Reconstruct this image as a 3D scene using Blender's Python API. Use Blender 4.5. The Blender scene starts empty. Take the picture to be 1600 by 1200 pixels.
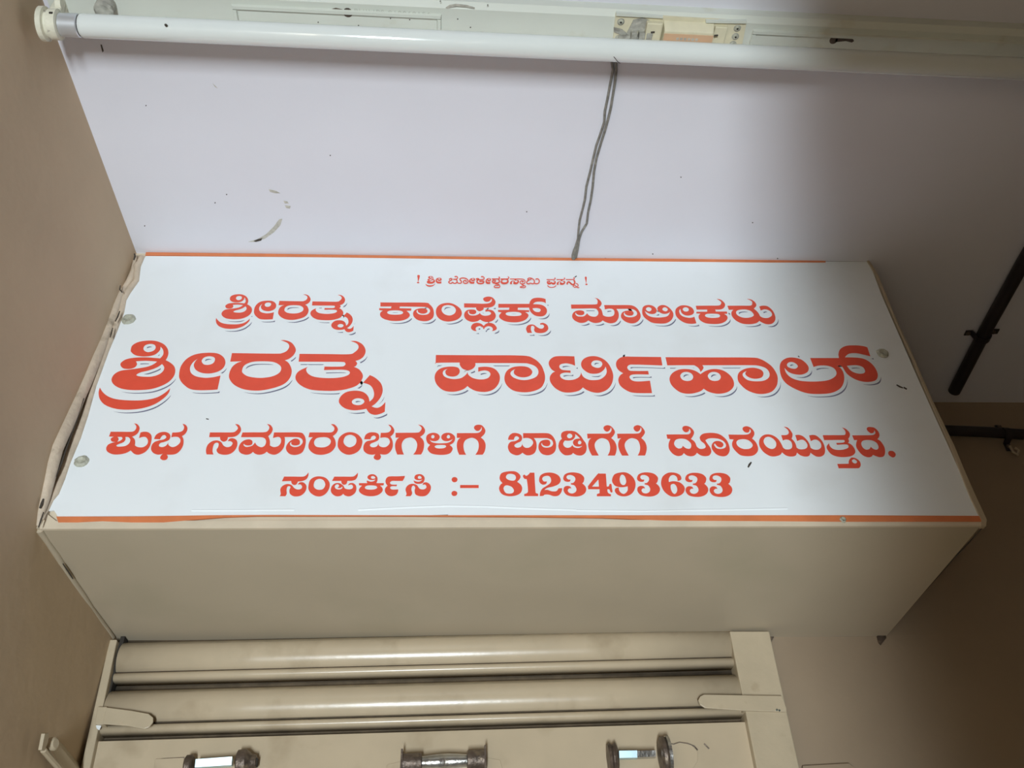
import bpy, bmesh, math, random
from mathutils import Vector, Matrix
from mathutils.geometry import tessellate_polygon
random.seed(7)
C = bpy.context.scene.collection
sc = bpy.context.scene

# ---------------------------------------------------------------- camera
FPX = 1382.3                                     # focal length in pixels of a 1600 wide frame
CAM = Vector((0.47928, -0.89366, -0.53092))
YAW, PITCH, ROLL = math.radians(4.14389), math.radians(39.83589), math.radians(-2.34699)
def axes():
    cy, sy, cp, sp = math.cos(YAW), math.sin(YAW), math.cos(PITCH), math.sin(PITCH)
    f = Vector((sy*cp, cy*cp, sp)); rt = Vector((cy, -sy, 0)); up = rt.cross(f)
    cr, sr = math.cos(ROLL), math.sin(ROLL)
    return cr*rt + sr*up, -sr*rt + cr*up, f
RT, UP, FW = axes()
cd = bpy.data.cameras.new('camera'); cam = bpy.data.objects.new('camera', cd); C.objects.link(cam)
cam.matrix_world = Matrix(((RT.x, UP.x, -FW.x, CAM.x), (RT.y, UP.y, -FW.y, CAM.y), (RT.z, UP.z, -FW.z, CAM.z), (0, 0, 0, 1)))
cd.sensor_width = 36; cd.lens = FPX/1600*36; cd.clip_start = 0.01
sc.camera = cam

# ---------------------------------------------------------------- light, exposure
w = bpy.data.worlds.new('world'); sc.world = w; w.use_nodes = True
w.node_tree.nodes['Background'].inputs[0].default_value = (1.0, 0.70, 0.45, 1)
w.node_tree.nodes['Background'].inputs[1].default_value = 0.06
def area(name, loc, target, sx, sy, power, col):
    l = bpy.data.lights.new(name, 'AREA'); l.shape = 'RECTANGLE'; l.size = sx; l.size_y = sy; l.energy = power; l.color = col
    o = bpy.data.objects.new(name, l); C.objects.link(o); o.location = loc
    o.rotation_euler = (Vector(target) - Vector(loc)).to_track_quat('-Z', 'Y').to_euler()
    return o
area('doorway_daylight', (0.31, -2.2, -1.30), (0.5, 0.0, 0.3), 0.16, 0.6, 62, (0.86, 0.95, 1.0))
sc.view_settings.view_transform = 'Standard'; sc.view_settings.look = 'None'
sc.view_settings.exposure = 0.0; sc.view_settings.gamma = 1.0
sc.view_settings.use_curve_mapping = False

# ---------------------------------------------------------------- helpers
H, D, W = 0.4652, 0.2980, 1.10        # ceiling height over the box underside, depth and width of the box
FLOOR = -2.03
def at(px, py, ax, v):
    """the point of the plane (axis ax = v) seen at photo pixel px, py"""
    d = RT*((px-800)/FPX) + UP*((600-py)/FPX) + FW
    t = (v - CAM[ax])/d[ax]
    return CAM + d*t
def mat(name, col, rough=0.6, metal=0.0, var=0.06, scale=30, bump=0.0, bscale=200, col2=None, c2scale=6, c2lo=0.55, c2hi=0.75, spec=0.5, coat=0.0):
    m = bpy.data.materials.new(name); m.use_nodes = True; nt = m.node_tree; n = nt.nodes; b = n['Principled BSDF']
    tc = n.new('ShaderNodeTexCoord'); no = n.new('ShaderNodeTexNoise'); no.inputs['Scale'].default_value = scale; no.inputs['Detail'].default_value = 4
    nt.links.new(tc.outputs['Object'], no.inputs['Vector'])
    hsv = n.new('ShaderNodeHueSaturation'); hsv.inputs['Color'].default_value = (*col, 1)
    mr = n.new('ShaderNodeMapRange'); mr.inputs[1].default_value = 0.3; mr.inputs[2].default_value = 0.7
    mr.inputs[3].default_value = 1-var; mr.inputs[4].default_value = 1+var
    nt.links.new(no.outputs['Fac'], mr.inputs[0]); nt.links.new(mr.outputs[0], hsv.inputs['Value'])
    out = hsv.outputs['Color']
    if col2:
        n2 = n.new('ShaderNodeTexNoise'); n2.inputs['Scale'].default_value = c2scale; n2.inputs['Detail'].default_value = 6
        nt.links.new(tc.outputs['Object'], n2.inputs['Vector'])
        r2 = n.new('ShaderNodeMapRange'); r2.inputs[1].default_value = c2lo; r2.inputs[2].default_value = c2hi
        nt.links.new(n2.outputs['Fac'], r2.inputs[0])
        mx = n.new('ShaderNodeMix'); mx.data_type = 'RGBA'; mx.inputs['B'].default_value = (*col2, 1)
        nt.links.new(r2.outputs[0], mx.inputs['Factor']); nt.links.new(out, mx.inputs['A']); out = mx.outputs['Result']
    nt.links.new(out, b.inputs['Base Color'])
    b.inputs['Roughness'].default_value = rough; b.inputs['Metallic'].default_value = metal
    b.inputs['Specular IOR Level'].default_value = spec; b.inputs['Coat Weight'].default_value = coat
    if bump:
        n3 = n.new('ShaderNodeTexNoise'); n3.inputs['Scale'].default_value = bscale; n3.inputs['Detail'].default_value = 5
        nt.links.new(tc.outputs['Object'], n3.inputs['Vector'])
        bp = n.new('ShaderNodeBump'); bp.inputs['Strength'].default_value = bump; bp.inputs['Distance'].default_value = 0.002
        nt.links.new(n3.outputs['Fac'], bp.inputs['Height']); nt.links.new(bp.outputs['Normal'], b.inputs['Normal'])
    return m
M = dict(
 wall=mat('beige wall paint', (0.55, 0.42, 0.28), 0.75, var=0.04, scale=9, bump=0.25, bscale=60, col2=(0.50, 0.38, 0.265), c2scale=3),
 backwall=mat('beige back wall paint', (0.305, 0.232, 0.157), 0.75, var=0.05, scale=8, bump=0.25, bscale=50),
 ceil=mat('white ceiling emulsion', (0.71, 0.71, 0.765), 0.85, var=0.015, scale=6, bump=0.12, bscale=90),
 floor=mat('grey floor', (0.30, 0.27, 0.24), 0.6, var=0.1, scale=5),
 box=mat('beige box enamel', (0.475, 0.405, 0.30), 0.42, var=0.03, scale=7, bump=0.06, bscale=40, col2=(0.43, 0.375, 0.27), c2scale=5),
 lip=mat('cream board edge', (0.62, 0.53, 0.40), 0.6, var=0.06, scale=25, bump=0.2),
 putty=mat('cracked beige filler', (0.56, 0.46, 0.35), 0.6, var=0.12, scale=45, bump=0.8, bscale=150, col2=(0.30, 0.24, 0.17), c2scale=40, c2lo=0.6, c2hi=0.72),
 crack=mat('dark crack', (0.05, 0.04, 0.03), 0.9),
 sheet=mat('white vinyl sheet', (0.80, 0.84, 0.86), 0.45, var=0.012, scale=5, bump=0.05, bscale=14, col2=(0.76, 0.79, 0.80), c2scale=9),
 red=mat('vermilion print', (0.76, 0.085, 0.045), 0.45, var=0.04, scale=60),
 shade=mat('slate print shadow', (0.17, 0.17, 0.25), 0.5, var=0.05, scale=60),
 orange=mat('orange print', (0.66, 0.20, 0.075), 0.5, var=0.08, scale=40),
 slat=mat('beige shutter enamel', (0.51, 0.42, 0.295), 0.26, var=0.05, scale=18, bump=0.10, bscale=60, col2=(0.40, 0.32, 0.215), c2scale=14),
 shade_grime=mat('brown groove shade and dirt', (0.17, 0.13, 0.085), 0.8, var=0.25, scale=50),  # slat groove shade put into the colour, along with dirt
 half_shade=mat('half shaded shutter enamel', (0.40, 0.33, 0.225), 0.5, var=0.12, scale=40),  # softer shade below each slat recess, put into the colour
 guide=mat('beige guide enamel', (0.48, 0.40, 0.28), 0.4, var=0.05, scale=30, bump=0.25, bscale=120, col2=(0.42, 0.34, 0.23), c2scale=40, c2lo=0.62, c2hi=0.72),
 dark=mat('dark gap', (0.03, 0.025, 0.02), 0.9),
 steel=mat('worn steel', (0.45, 0.45, 0.43), 0.25, metal=0.9, var=0.25, scale=60, bump=0.3),
 chrome=mat('bright bolt steel', (0.55, 0.74, 0.82), 0.28, metal=1.0, var=0.03),
 rust=mat('rusty dark steel', (0.13, 0.10, 0.08), 0.45, metal=0.6, var=0.4, scale=80, bump=0.6, col2=(0.30, 0.24, 0.17), c2scale=60),
 batten=mat('white batten enamel', (0.66, 0.69, 0.62), 0.38, var=0.03, scale=12, bump=0.05, col2=(0.56, 0.55, 0.43), c2scale=20, c2lo=0.62, c2hi=0.8),
 glass=mat('white phosphor tube glass', (0.74, 0.78, 0.76), 0.10, var=0.01, spec=0.6, coat=0.6),
 cream=mat('aged cream plastic', (0.70, 0.65, 0.47), 0.5, var=0.05, scale=60, bump=0.1),
 label=mat('salmon ballast label', (0.66, 0.43, 0.27), 0.6, var=0.05, scale=50),
 dirt=mat('dusty terminal plastic', (0.40, 0.39, 0.34), 0.8, var=0.3, scale=120, bump=0.6, col2=(0.12, 0.11, 0.09), c2scale=90),
 holder=mat('ivory lampholder plastic', (0.72, 0.70, 0.57), 0.45, var=0.1, scale=90, bump=0.3, col2=(0.34, 0.31, 0.25), c2scale=120, c2lo=0.6, c2hi=0.72),
 cap=mat('aluminium tube cap', (0.66, 0.69, 0.72), 0.35, metal=0.6, var=0.05),
 wire=mat('dusty grey cable sheath', (0.20, 0.19, 0.165), 0.7, var=0.3, scale=160, bump=0.4, col2=(0.34, 0.33, 0.28), c2scale=60),
 pipe=mat('black conduit plastic', (0.018, 0.014, 0.016), 0.5, var=0.2),
 screw=mat('painted over screw', (0.42, 0.42, 0.34), 0.5, var=0.25, scale=220, bump=0.8, bscale=300),
 scuff=mat('grey brown scuff', (0.50, 0.48, 0.42), 0.9, var=0.2, scale=200),
 speck=mat('dark speck', (0.06, 0.05, 0.04), 0.9),
 mark=mat('pale moulded mark', (0.56, 0.58, 0.52), 0.5),
)
def link(name, me, m, parent=None, smooth=False):
    o = bpy.data.objects.new(name, me); C.objects.link(o)
    if m: me.materials.append(M[m])
    if smooth:
        for p in me.polygons: p.use_smooth = True
    if parent: o.parent = parent
    return o
def mesh(name, v, f, m, parent=None, smooth=False):
    me = bpy.data.meshes.new(name); me.from_pydata([tuple(x) for x in v], [], f); me.validate(); me.update()
    bm = bmesh.new(); bm.from_mesh(me); bmesh.ops.recalc_face_normals(bm, faces=bm.faces); bm.to_mesh(me); bm.free()
    return link(name, me, m, parent, smooth)
def tag(o, label, cat=None, group=None, kind=None):
    if label: o['label'] = label
    if cat: o['category'] = cat
    if group: o['group'] = group
    if kind: o['kind'] = kind
    return o
def thing(name, label, cat, loc, group=None):
    o = bpy.data.objects.new(name, None); C.objects.link(o); o.location = loc; o.empty_display_size = 0.02
    bpy.context.view_layer.update()
    return tag(o, label, cat, group)
def adopt(o, root):
    """parent while keeping world coordinates (mesh data are in world coordinates)"""
    o.parent = root; o.matrix_parent_inverse = Matrix.Translation(-Vector(root.location)) if root.parent is None else Matrix.Identity(4)
    return o
class Sh:
    """collects vertices and faces of one part"""
    def __init__(s): s.v = []; s.f = []
    def box(s, a, b):
        n = len(s.v)
        for x in (a[0], b[0]):
            for y in (a[1], b[1]):
                for z in (a[2], b[2]): s.v.append((x, y, z))
        s.f += [[n+i for i in q] for q in ((0, 1, 3, 2), (4, 6, 7, 5), (0, 4, 5, 1), (2, 3, 7, 6), (0, 2, 6, 4), (1, 5, 7, 3))]
        return s
    def hexa(s, p):
        """8 corner points: 4 of one face then 4 of the opposite face"""
        n = len(s.v); s.v += [tuple(x) for x in p]
        s.f += [[n, n+1, n+2, n+3], [n+7, n+6, n+5, n+4]] + [[n+i, n+(i+1) % 4, n+4+(i+1) % 4, n+4+i] for i in range(4)]
        return s
    def prism(s, poly, off):
        """extrude a 3D polygon by the vector off"""
        n = len(s.v); k = len(poly); off = Vector(off)
        s.v += [tuple(p) for p in poly] + [tuple(Vector(p)+off) for p in poly]
        s.f += [list(range(n, n+k)), list(range(n+2*k-1, n+k-1, -1))] + [[n+i, n+(i+1) % k, n+k+(i+1) % k, n+k+i] for i in range(k)]
        return s
    def lathe(s, p0, axis, prof, seg=24):
        """prof: (distance along axis, radius)"""
        axis = Vector(axis).normalized(); u = axis.orthogonal().normalized(); w_ = axis.cross(u)
        n = len(s.v); p0 = Vector(p0)
        for d, r in prof:
            for i in range(seg):
                a = 2*math.pi*i/seg
                s.v.append(tuple(p0 + axis*d + (u*math.cos(a)+w_*math.sin(a))*r))
        for j in range(len(prof)-1):
            for i in range(seg):
                s.f.append([n+j*seg+i, n+j*seg+(i+1) % seg, n+(j+1)*seg+(i+1) % seg, n+(j+1)*seg+i])
        s.f.append(list(range(n, n+seg))[::-1]); s.f.append(list(range(n+(len(prof)-1)*seg, n+len(prof)*seg)))
        return s
    def tube(s, pts, r, seg=8):
        pts = [Vector(p) for p in pts]; n = len(s.v); u = None
        rr = r if isinstance(r, (list, tuple)) else [r]*len(pts)
        for i, p in enumerate(pts):
            d = (pts[min(i+1, len(pts)-1)] - pts[max(i-1, 0)]).normalized()
            u = d.orthogonal().normalized() if u is None else (u - d*u.dot(d)).normalized()
            w_ = d.cross(u)
            for k in range(seg):
                a = 2*math.pi*k/seg; s.v.append(tuple(p + (u*math.cos(a)+w_*math.sin(a))*rr[i]))
        for j in range(len(pts)-1):
            for i in range(seg):
                s.f.append([n+j*seg+i, n+j*seg+(i+1) % seg, n+(j+1)*seg+(i+1) % seg, n+(j+1)*seg+i])
        s.f.append(list(range(n, n+seg))[::-1]); s.f.append(list(range(n+(len(pts)-1)*seg, n+len(pts)*seg)))
        return s
    def build(s, name, m, root=None, smooth=False, bevel=0, label=None):
        o = mesh(name, s.v, s.f, m, None, smooth)
        if root is not None: put(o, root)
        if bevel:
            b = o.modifiers.new('bevel', 'BEVEL'); b.width = bevel; b.segments = 2; b.limit_method = 'ANGLE'
        if smooth:
            me = o.data
            me.set_sharp_from_angle(angle=math.radians(38))
        if label: o['label'] = label
        return o
def put(o, root):
    """make o a child of root; o's mesh is in world coordinates"""
    base = Vector((0, 0, 0)); r = root
    while r is not None: base += r.location; r = r.parent
    o.data.transform(Matrix.Translation(-base)) if o.data else None
    o.parent = root
    return o

# lettering of the sign: outlines in tenths of a millimetre on the sheet, "c" marks a corner point, "|" starts a counter
LET = {
1: [
"4281,4172 4281,4187 4290,4200 4307,4206 4325,4206 4342,4197 4353,4182 4358,4167 4358,4154 4357,4143c 4368,4135 4377,4124 4382,4108 4382,4091 4375,4074 4363,4061 4346,4050 4325,4046 4305,4045 4287,4049 4273,4058 4264,4072 4263,4085 4267,4097 4277,4105 4292,4109 4309,4114 4324,4120 4334,4128 4340,4138c 4319,4139 4299,4136c 4303,4125 4300,4115 4290,4111 4278,4112 4271,4122 4271,4132 4279,4142 4296,4148 4316,4150 4335,4149 4344,4149c 4348,4161 4345,4176 4338,4187c 4339,4174 4332,4161 4322,4155 4307,4153 4293,4156 4284,4166|4305,4180 4307,4191 4316,4195 4325,4192 4329,4184 4327,4174 4318,4168 4309,4171|4352,4130c 4358,4120 4358,4108 4352,4097 4340,4089 4326,4088 4312,4089 4308,4094 4316,4101 4330,4109 4343,4118",
"4246,4050c 4255,4035 4268,4023 4285,4016 4312,4013 4337,4015 4358,4023 4372,4037 4382,4055c 4381,4038 4373,4021 4359,4003 4339,3991 4315,3985 4290,3987 4268,3997 4254,4013 4248,4032",
"4391,4099 4390,4126 4398,4151 4413,4166 4436,4173 4456,4171 4470,4160 4476,4143 4475,4125 4466,4113 4451,4105 4435,4106 4422,4115 4415,4129 4416,4142 4419,4152c 4412,4139 4409,4122 4414,4105 4425,4095 4442,4091 4458,4093 4473,4100c 4474,4056c 4459,4053 4438,4052 4420,4054 4404,4069 4395,4084|4428,4145 4431,4156 4440,4161 4450,4159 4454,4150 4452,4139 4444,4133 4434,4134",
"4121,4214 4139,4228 4158,4212 4152,4153 4141,4097 4133,4096 4129,4152",
"4155,4068 4151,4057 4138,4053 4125,4057 4119,4067 4124,4077 4137,4082 4150,4078",
"4589,4128c 4598,4140c 4589,4160c 4578,4146c",
"4598,4140c 4608,4149c 4605,4172c 4589,4160c",
"4608,4149c 4617,4145c 4624,4168c 4605,4172c",
"4617,4145c 4622,4143c 4638,4151c 4624,4168c",
"4622,4143c 4620,4143c 4632,4127c 4638,4151c",
"4620,4143c 4611,4134c 4620,4113c 4632,4127c",
"4611,4134c 4599,4126c 4606,4104c 4620,4113c",
"4599,4126c 4585,4116c 4595,4097c 4606,4104c",
"4585,4116c 4575,4100c 4589,4088c 4595,4097c",
"4575,4100c 4572,4078c 4588,4084c 4589,4088c",
"4572,4078c 4582,4059c 4593,4077c 4588,4084c",
"4582,4059c 4597,4047c 4601,4069c 4593,4077c",
"4597,4047c 4612,4046c 4610,4069c 4601,4069c",
"4612,4046c 4626,4052c 4618,4073c 4610,4069c",
"4626,4052c 4637,4066c 4625,4082c 4618,4073c",
"4637,4066c 4643,4078c 4630,4092c 4625,4082c",
"4630,4078c 4638,4064c 4649,4081c 4643,4093c",
"4638,4064c 4651,4050c 4657,4071c 4649,4081c",
"4651,4050c 4667,4046c 4667,4069c 4657,4071c",
"4667,4046c 4683,4050c 4677,4072c 4667,4069c",
"4683,4050c 4697,4062c 4687,4080c 4677,4072c",
"4697,4062c 4708,4082c 4692,4091c 4687,4080c",
"4708,4082c 4709,4109c 4693,4106c 4692,4091c",
"4709,4109c 4704,4133c 4690,4120c 4693,4106c",
"4704,4133c 4690,4148c 4683,4127c 4690,4120c",
"4690,4148c 4675,4155c 4672,4131c 4683,4127c",
"4675,4155c 4657,4156c 4658,4132c 4672,4131c",
"4657,4156c 4644,4155c 4645,4131c 4658,4132c",
"4651,4132c 4674,4135c 4672,4157c 4650,4154c",
"4674,4135c 4699,4142c 4694,4162c 4672,4157c",
"4699,4142c 4712,4158c 4700,4170c 4694,4162c",
"4712,4158c 4716,4178c 4701,4177c 4700,4170c",
"4716,4178c 4711,4199c 4698,4187c 4701,4177c",
"4711,4199c 4699,4215c 4694,4194c 4698,4187c",
"4699,4215c 4682,4215c 4683,4193c 4694,4194c",
"4682,4215c 4669,4211c 4672,4190c 4683,4193c",
"4691,4201 4687,4191 4676,4187 4665,4191 4661,4200 4665,4210 4676,4214 4687,4210",
"4696,4071c 4708,4060c 4715,4080c 4705,4091c",
"4708,4060c 4725,4049c 4728,4072c 4715,4080c",
"4725,4049c 4743,4048c 4741,4071c 4728,4072c",
"4743,4048c 4759,4054c 4752,4075c 4741,4071c",
"4759,4054c 4771,4069c 4757,4082c 4752,4075c",
"4771,4069c 4775,4093c 4759,4088c 4757,4082c",
"4775,4093c 4766,4114c 4753,4099c 4759,4088c",
"4766,4114c 4756,4131c 4743,4116c 4753,4099c",
"4756,4131c 4750,4143c 4735,4133c 4743,4116c",
"4750,4143c 4748,4146c 4733,4156c 4735,4133c",
"4748,4146c 4754,4152c 4747,4173c 4733,4156c",
"4754,4152c 4768,4158c 4765,4182c 4747,4173c",
"4768,4158c 4786,4161c 4786,4185c 4765,4182c",
"4786,4161c 4806,4159c 4809,4183c 4786,4185c",
"4806,4159c 4826,4150c 4833,4172c 4809,4183c",
"4826,4150c 4843,4137c 4853,4155c 4833,4172c",
"4843,4137c 4852,4121c 4866,4132c 4853,4155c",
"4852,4121c 4855,4104c 4871,4104c 4866,4132c",
"4855,4104c 4851,4089c 4865,4078c 4871,4104c",
"4851,4089c 4843,4076c 4853,4057c 4865,4078c",
"4843,4076c 4833,4070c 4836,4047c 4853,4057c",
"4833,4070c 4820,4069c 4818,4046c 4836,4047c",
"4820,4069c 4809,4074c 4802,4053c 4818,4046c",
"4809,4074c 4801,4081c 4788,4066c 4802,4053c",
"4801,4081c 4799,4089c 4783,4087c 4788,4066c",
"4799,4089c 4800,4097c 4786,4109c 4783,4087c",
"4800,4097c 4806,4105c 4797,4125c 4786,4109c",
"4806,4105c 4814,4110c 4813,4134c 4797,4125c",
"4814,4110c 4824,4107c 4829,4130c 4813,4134c",
"4824,4107c 4829,4105c 4844,4116c 4829,4130c",
"4829,4105c 4827,4107c 4841,4094c 4844,4116c",
"4827,4107c 4822,4099c 4834,4083c 4841,4094c",
"4874,4103 4878,4129 4890,4153 4907,4168 4931,4173 4950,4171 4961,4159 4965,4142 4961,4126 4951,4114 4935,4107 4919,4108 4907,4118 4903,4132 4906,4144 4911,4153c 4901,4141 4896,4125 4898,4108 4907,4097 4923,4093 4939,4094 4955,4101c 4949,4056c 4935,4054 4913,4053 4895,4057 4882,4072 4876,4087|4919,4146 4923,4157 4933,4162 4942,4159 4945,4150 4941,4140 4932,4134 4922,4136",
"5113,4101 5117,4128 5128,4153 5144,4168 5165,4173 5182,4171 5192,4159 5195,4142 5192,4124 5182,4112 5168,4105 5153,4107 5143,4116 5139,4131 5142,4143 5147,4153c 5138,4141 5133,4123 5134,4106 5143,4096 5157,4091 5172,4093 5186,4099c 5180,4053c 5167,4051 5147,4050 5132,4054 5120,4070 5114,4085|5154,4146 5158,4157 5167,4161 5175,4158 5177,4150 5174,4139 5166,4133 5157,4135",
"4981,4135c 4990,4142c 4983,4170c 4972,4162c",
"4990,4142c 5000,4147c 5000,4176c 4983,4170c",
"5000,4147c 5009,4144c 5017,4171c 5000,4176c",
"5009,4144c 5010,4152c 5030,4146c 5017,4171c",
"5010,4152c 5005,4152c 5016,4127c 5030,4146c",
"5005,4152c 4990,4138c 5004,4117c 5016,4127c",
"4990,4138c 4982,4117c 5001,4109c 5004,4117c",
"4982,4117c 4980,4096c 5001,4100c 5001,4109c",
"4980,4096c 4985,4075c 5003,4090c 5001,4100c",
"4985,4075c 4997,4056c 5008,4082c 5003,4090c",
"4997,4056c 5017,4046c 5022,4075c 5008,4082c",
"5017,4046c 5040,4042c 5040,4072c 5022,4075c",
"5040,4042c 5064,4046c 5060,4075c 5040,4072c",
"5064,4046c 5086,4058c 5075,4083c 5060,4075c",
"5086,4058c 5099,4083c 5080,4093c 5075,4083c",
"5099,4083c 5097,4114c 5082,4094c 5080,4093c",
"5097,4114c 5078,4123c 5075,4093c 5082,4094c",
"5078,4123c 5058,4123c 5058,4093c 5075,4093c",
"5058,4123c 5038,4122c 5039,4092c 5058,4093c",
"5038,4122c 5022,4120c 5023,4091c 5039,4092c",
"5053,4194c 5063,4195c 5064,4217c 5052,4216c",
"5063,4195c 5074,4195c 5079,4216c 5064,4217c",
"5074,4195c 5082,4188c 5092,4205c 5079,4216c",
"5082,4188c 5087,4180c 5101,4189c 5092,4205c",
"5087,4180c 5088,4168c 5103,4165c 5101,4189c",
"5088,4168c 5085,4159c 5095,4142c 5103,4165c",
"5085,4159c 5075,4154c 5078,4132c 5095,4142c",
"5075,4154c 5058,4151c 5058,4129c 5078,4132c",
"5058,4151c 5039,4150c 5038,4128c 5058,4129c",
"5039,4150c 5023,4150c 5023,4128c 5038,4128c",
"5076,4203 5071,4193 5061,4189 5052,4193 5048,4202 5052,4212 5062,4216 5072,4212",
"5207,4145c 5229,4145c 5229,4169c 5207,4169c",
"5229,4145c 5257,4145c 5257,4169c 5229,4169c",
"5257,4145c 5286,4145c 5286,4169c 5257,4169c",
"5286,4145c 5311,4147c 5309,4170c 5286,4169c",
"5311,4147c 5325,4157c 5313,4173c 5309,4170c",
"5325,4157c 5329,4177c 5312,4174c 5313,4173c",
"5329,4177c 5325,4196c 5309,4186c 5312,4174c",
"5325,4196c 5319,4211c 5305,4199c 5309,4186c",
"5228,4143c 5216,4131c 5229,4111c 5239,4121c",
"5216,4131c 5205,4109c 5223,4103c 5229,4111c",
"5205,4109c 5209,4083c 5225,4098c 5223,4103c",
"5209,4083c 5221,4065c 5231,4089c 5225,4098c",
"5221,4065c 5240,4057c 5243,4084c 5231,4089c",
"5240,4057c 5261,4055c 5261,4083c 5243,4084c",
"5261,4055c 5288,4060c 5285,4087c 5261,4083c",
"5288,4060c 5313,4071c 5304,4094c 5285,4087c",
"5313,4071c 5326,4093c 5308,4103c 5304,4094c",
"5326,4093c 5327,4120c 5308,4113c 5308,4103c",
"5327,4120c 5320,4143c 5303,4128c 5308,4113c",
"5320,4143c 5312,4158c 5296,4141c 5303,4128c",
"5226,4122c 5244,4119c 5246,4139c 5228,4142c",
"5244,4119c 5258,4115c 5266,4132c 5246,4139c",
"5258,4115c 5256,4117c 5269,4110c 5266,4132c",
"5256,4117c 5252,4111c 5259,4094c 5269,4110c",
"5252,4111c 5242,4106c 5246,4087c 5259,4094c",
"5242,4106c 5231,4102c 5234,4083c 5246,4087c",
"5241,3991c 5248,4001c 5239,4016c 5232,4004c",
"5248,4001c 5256,4009c 5253,4028c 5239,4016c",
"5256,4009c 5267,4009c 5268,4028c 5253,4028c",
"5267,4009c 5284,4008c 5283,4027c 5268,4028c",
"5284,4008c 5305,4017c 5301,4036c 5283,4027c",
"5305,4017c 5322,4034c 5309,4040c 5301,4036c",
"5322,4034c 5309,4052c 5305,4033c 5309,4040c",
"5309,4052c 5291,4056c 5289,4036c 5305,4033c",
"5291,4056c 5271,4058c 5270,4038c 5289,4036c",
"5271,4058c 5255,4058c 5255,4038c 5270,4038c",
"5230,3993c 5235,3981c 5246,3994c 5243,4003c",
"5235,3981c 5245,3968c 5251,3986c 5246,3994c",
"5245,3968c 5260,3965c 5261,3985c 5251,3986c",
"5260,3965c 5276,3966c 5277,3986c 5261,3985c",
"5276,3966c 5294,3965c 5294,3985c 5277,3986c",
"5294,3965c 5311,3967c 5307,3986c 5294,3985c",
"5311,3967c 5323,3980c 5312,3991c 5307,3986c",
"5323,3980c 5328,3999c 5314,3999c 5312,3991c",
"5328,3999c 5324,4021c 5311,4014c 5314,3999c",
"5324,4021c 5319,4037c 5306,4028c 5311,4014c",
"5339,4168c 5389,4169 5431,4170 5446,4179 5449,4197 5434,4216c 5452,4213 5464,4191 5459,4170 5441,4149c 5451,4129 5453,4102 5443,4077 5423,4057 5391,4046 5359,4051 5337,4072 5333,4096 5341,4124 5354,4142c 5334,4141c|5357,4114 5368,4136 5393,4143 5418,4141 5431,4126 5426,4104 5409,4090 5387,4087 5365,4092",
"5472,4050c 5501,4050c 5497,4071 5504,4104 5516,4113 5525,4107 5522,4089 5515,4074 5522,4056 5545,4049 5572,4054 5594,4076 5604,4106 5600,4130 5584,4138 5570,4133c 5564,4121c 5576,4122 5584,4111 5575,4095 5559,4090 5545,4099 5536,4116 5519,4125 5498,4120 5478,4100 5470,4073",
"5475,4149c 5506,4150c 5507,4169c 5475,4168c",
"5506,4150c 5550,4150c 5550,4170c 5507,4169c",
"5550,4150c 5599,4152c 5600,4172c 5550,4170c",
"5599,4152c 5643,4152c 5645,4171c 5600,4172c",
"5643,4152c 5665,4146c 5670,4164c 5645,4171c",
"5665,4146c 5676,4136c 5685,4152c 5670,4164c",
"5676,4136c 5683,4125c 5695,4134c 5685,4152c",
"5683,4125c 5685,4111c 5698,4113c 5695,4134c",
"5685,4111c 5683,4092c 5696,4088c 5698,4113c",
"5683,4092c 5678,4078c 5687,4064c 5696,4088c",
"5678,4078c 5666,4071c 5668,4052c 5687,4064c",
"5666,4071c 5650,4068c 5649,4049c 5668,4052c",
"5650,4068c 5636,4071c 5631,4053c 5649,4049c",
"5636,4071c 5626,4077c 5617,4063c 5631,4053c",
"5626,4077c 5623,4087c 5610,4082c 5617,4063c",
"5623,4087c 5624,4096c 5612,4105c 5610,4082c",
"5624,4096c 5632,4107c 5625,4123c 5612,4105c",
"5632,4107c 5643,4115c 5642,4134c 5625,4123c",
"5643,4115c 5656,4112c 5661,4130c 5642,4134c",
"5656,4112c 5665,4107c 5676,4119c 5661,4130c",
"5665,4107c 5663,4111c 5671,4097c 5676,4119c",
"5663,4111c 5657,4107c 5659,4088c 5671,4097c",
"5657,4107c 5650,4108c 5648,4089c 5659,4088c",
"5650,4108c 5644,4110c 5640,4091c 5648,4089c",
"5568,4145 5563,4132 5551,4127 5540,4132 5536,4144 5541,4157 5552,4162 5564,4157",
"5668,4063c 5652,4060c 5653,4043c 5668,4046c",
"5652,4060c 5635,4052c 5644,4042c 5653,4043c",
"5635,4052c 5642,4032c 5649,4047c 5644,4042c",
"5642,4032c 5655,4022c 5660,4039c 5649,4047c",
"5655,4022c 5673,4015c 5677,4032c 5660,4039c",
"5673,4015c 5680,4022c 5690,4013c 5677,4032c",
"5680,4022c 5669,4020c 5670,4003c 5690,4013c",
"5669,4020c 5647,4016c 5648,3998c 5670,4003c",
"5647,4016c 5630,4012c 5632,3995c 5648,3998c",
"5630,4012c 5617,4007c 5622,3992c 5632,3995c",
"5617,4007c 5609,3992c 5621,3992c 5622,3992c",
"5609,3992c 5616,3977c 5621,3992c 5621,3992c",
"5616,3977c 5629,3973c 5631,3990c 5621,3992c",
"5629,3973c 5645,3972c 5647,3989c 5631,3990c",
"5645,3972c 5663,3969c 5664,3987c 5647,3989c",
"5663,3969c 5680,3971c 5678,3987c 5664,3987c",
"5680,3971c 5694,3982c 5686,3995c 5678,3987c",
"5694,3982c 5702,4001c 5690,4001c 5686,3995c",
"5702,4001c 5697,4019c 5687,4009c 5690,4001c",
"5697,4019c 5690,4030c 5681,4018c 5687,4009c",
"5734,4149c 5741,4159c 5732,4176c 5723,4164c",
"5741,4159c 5750,4169c 5746,4190c 5732,4176c",
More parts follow.
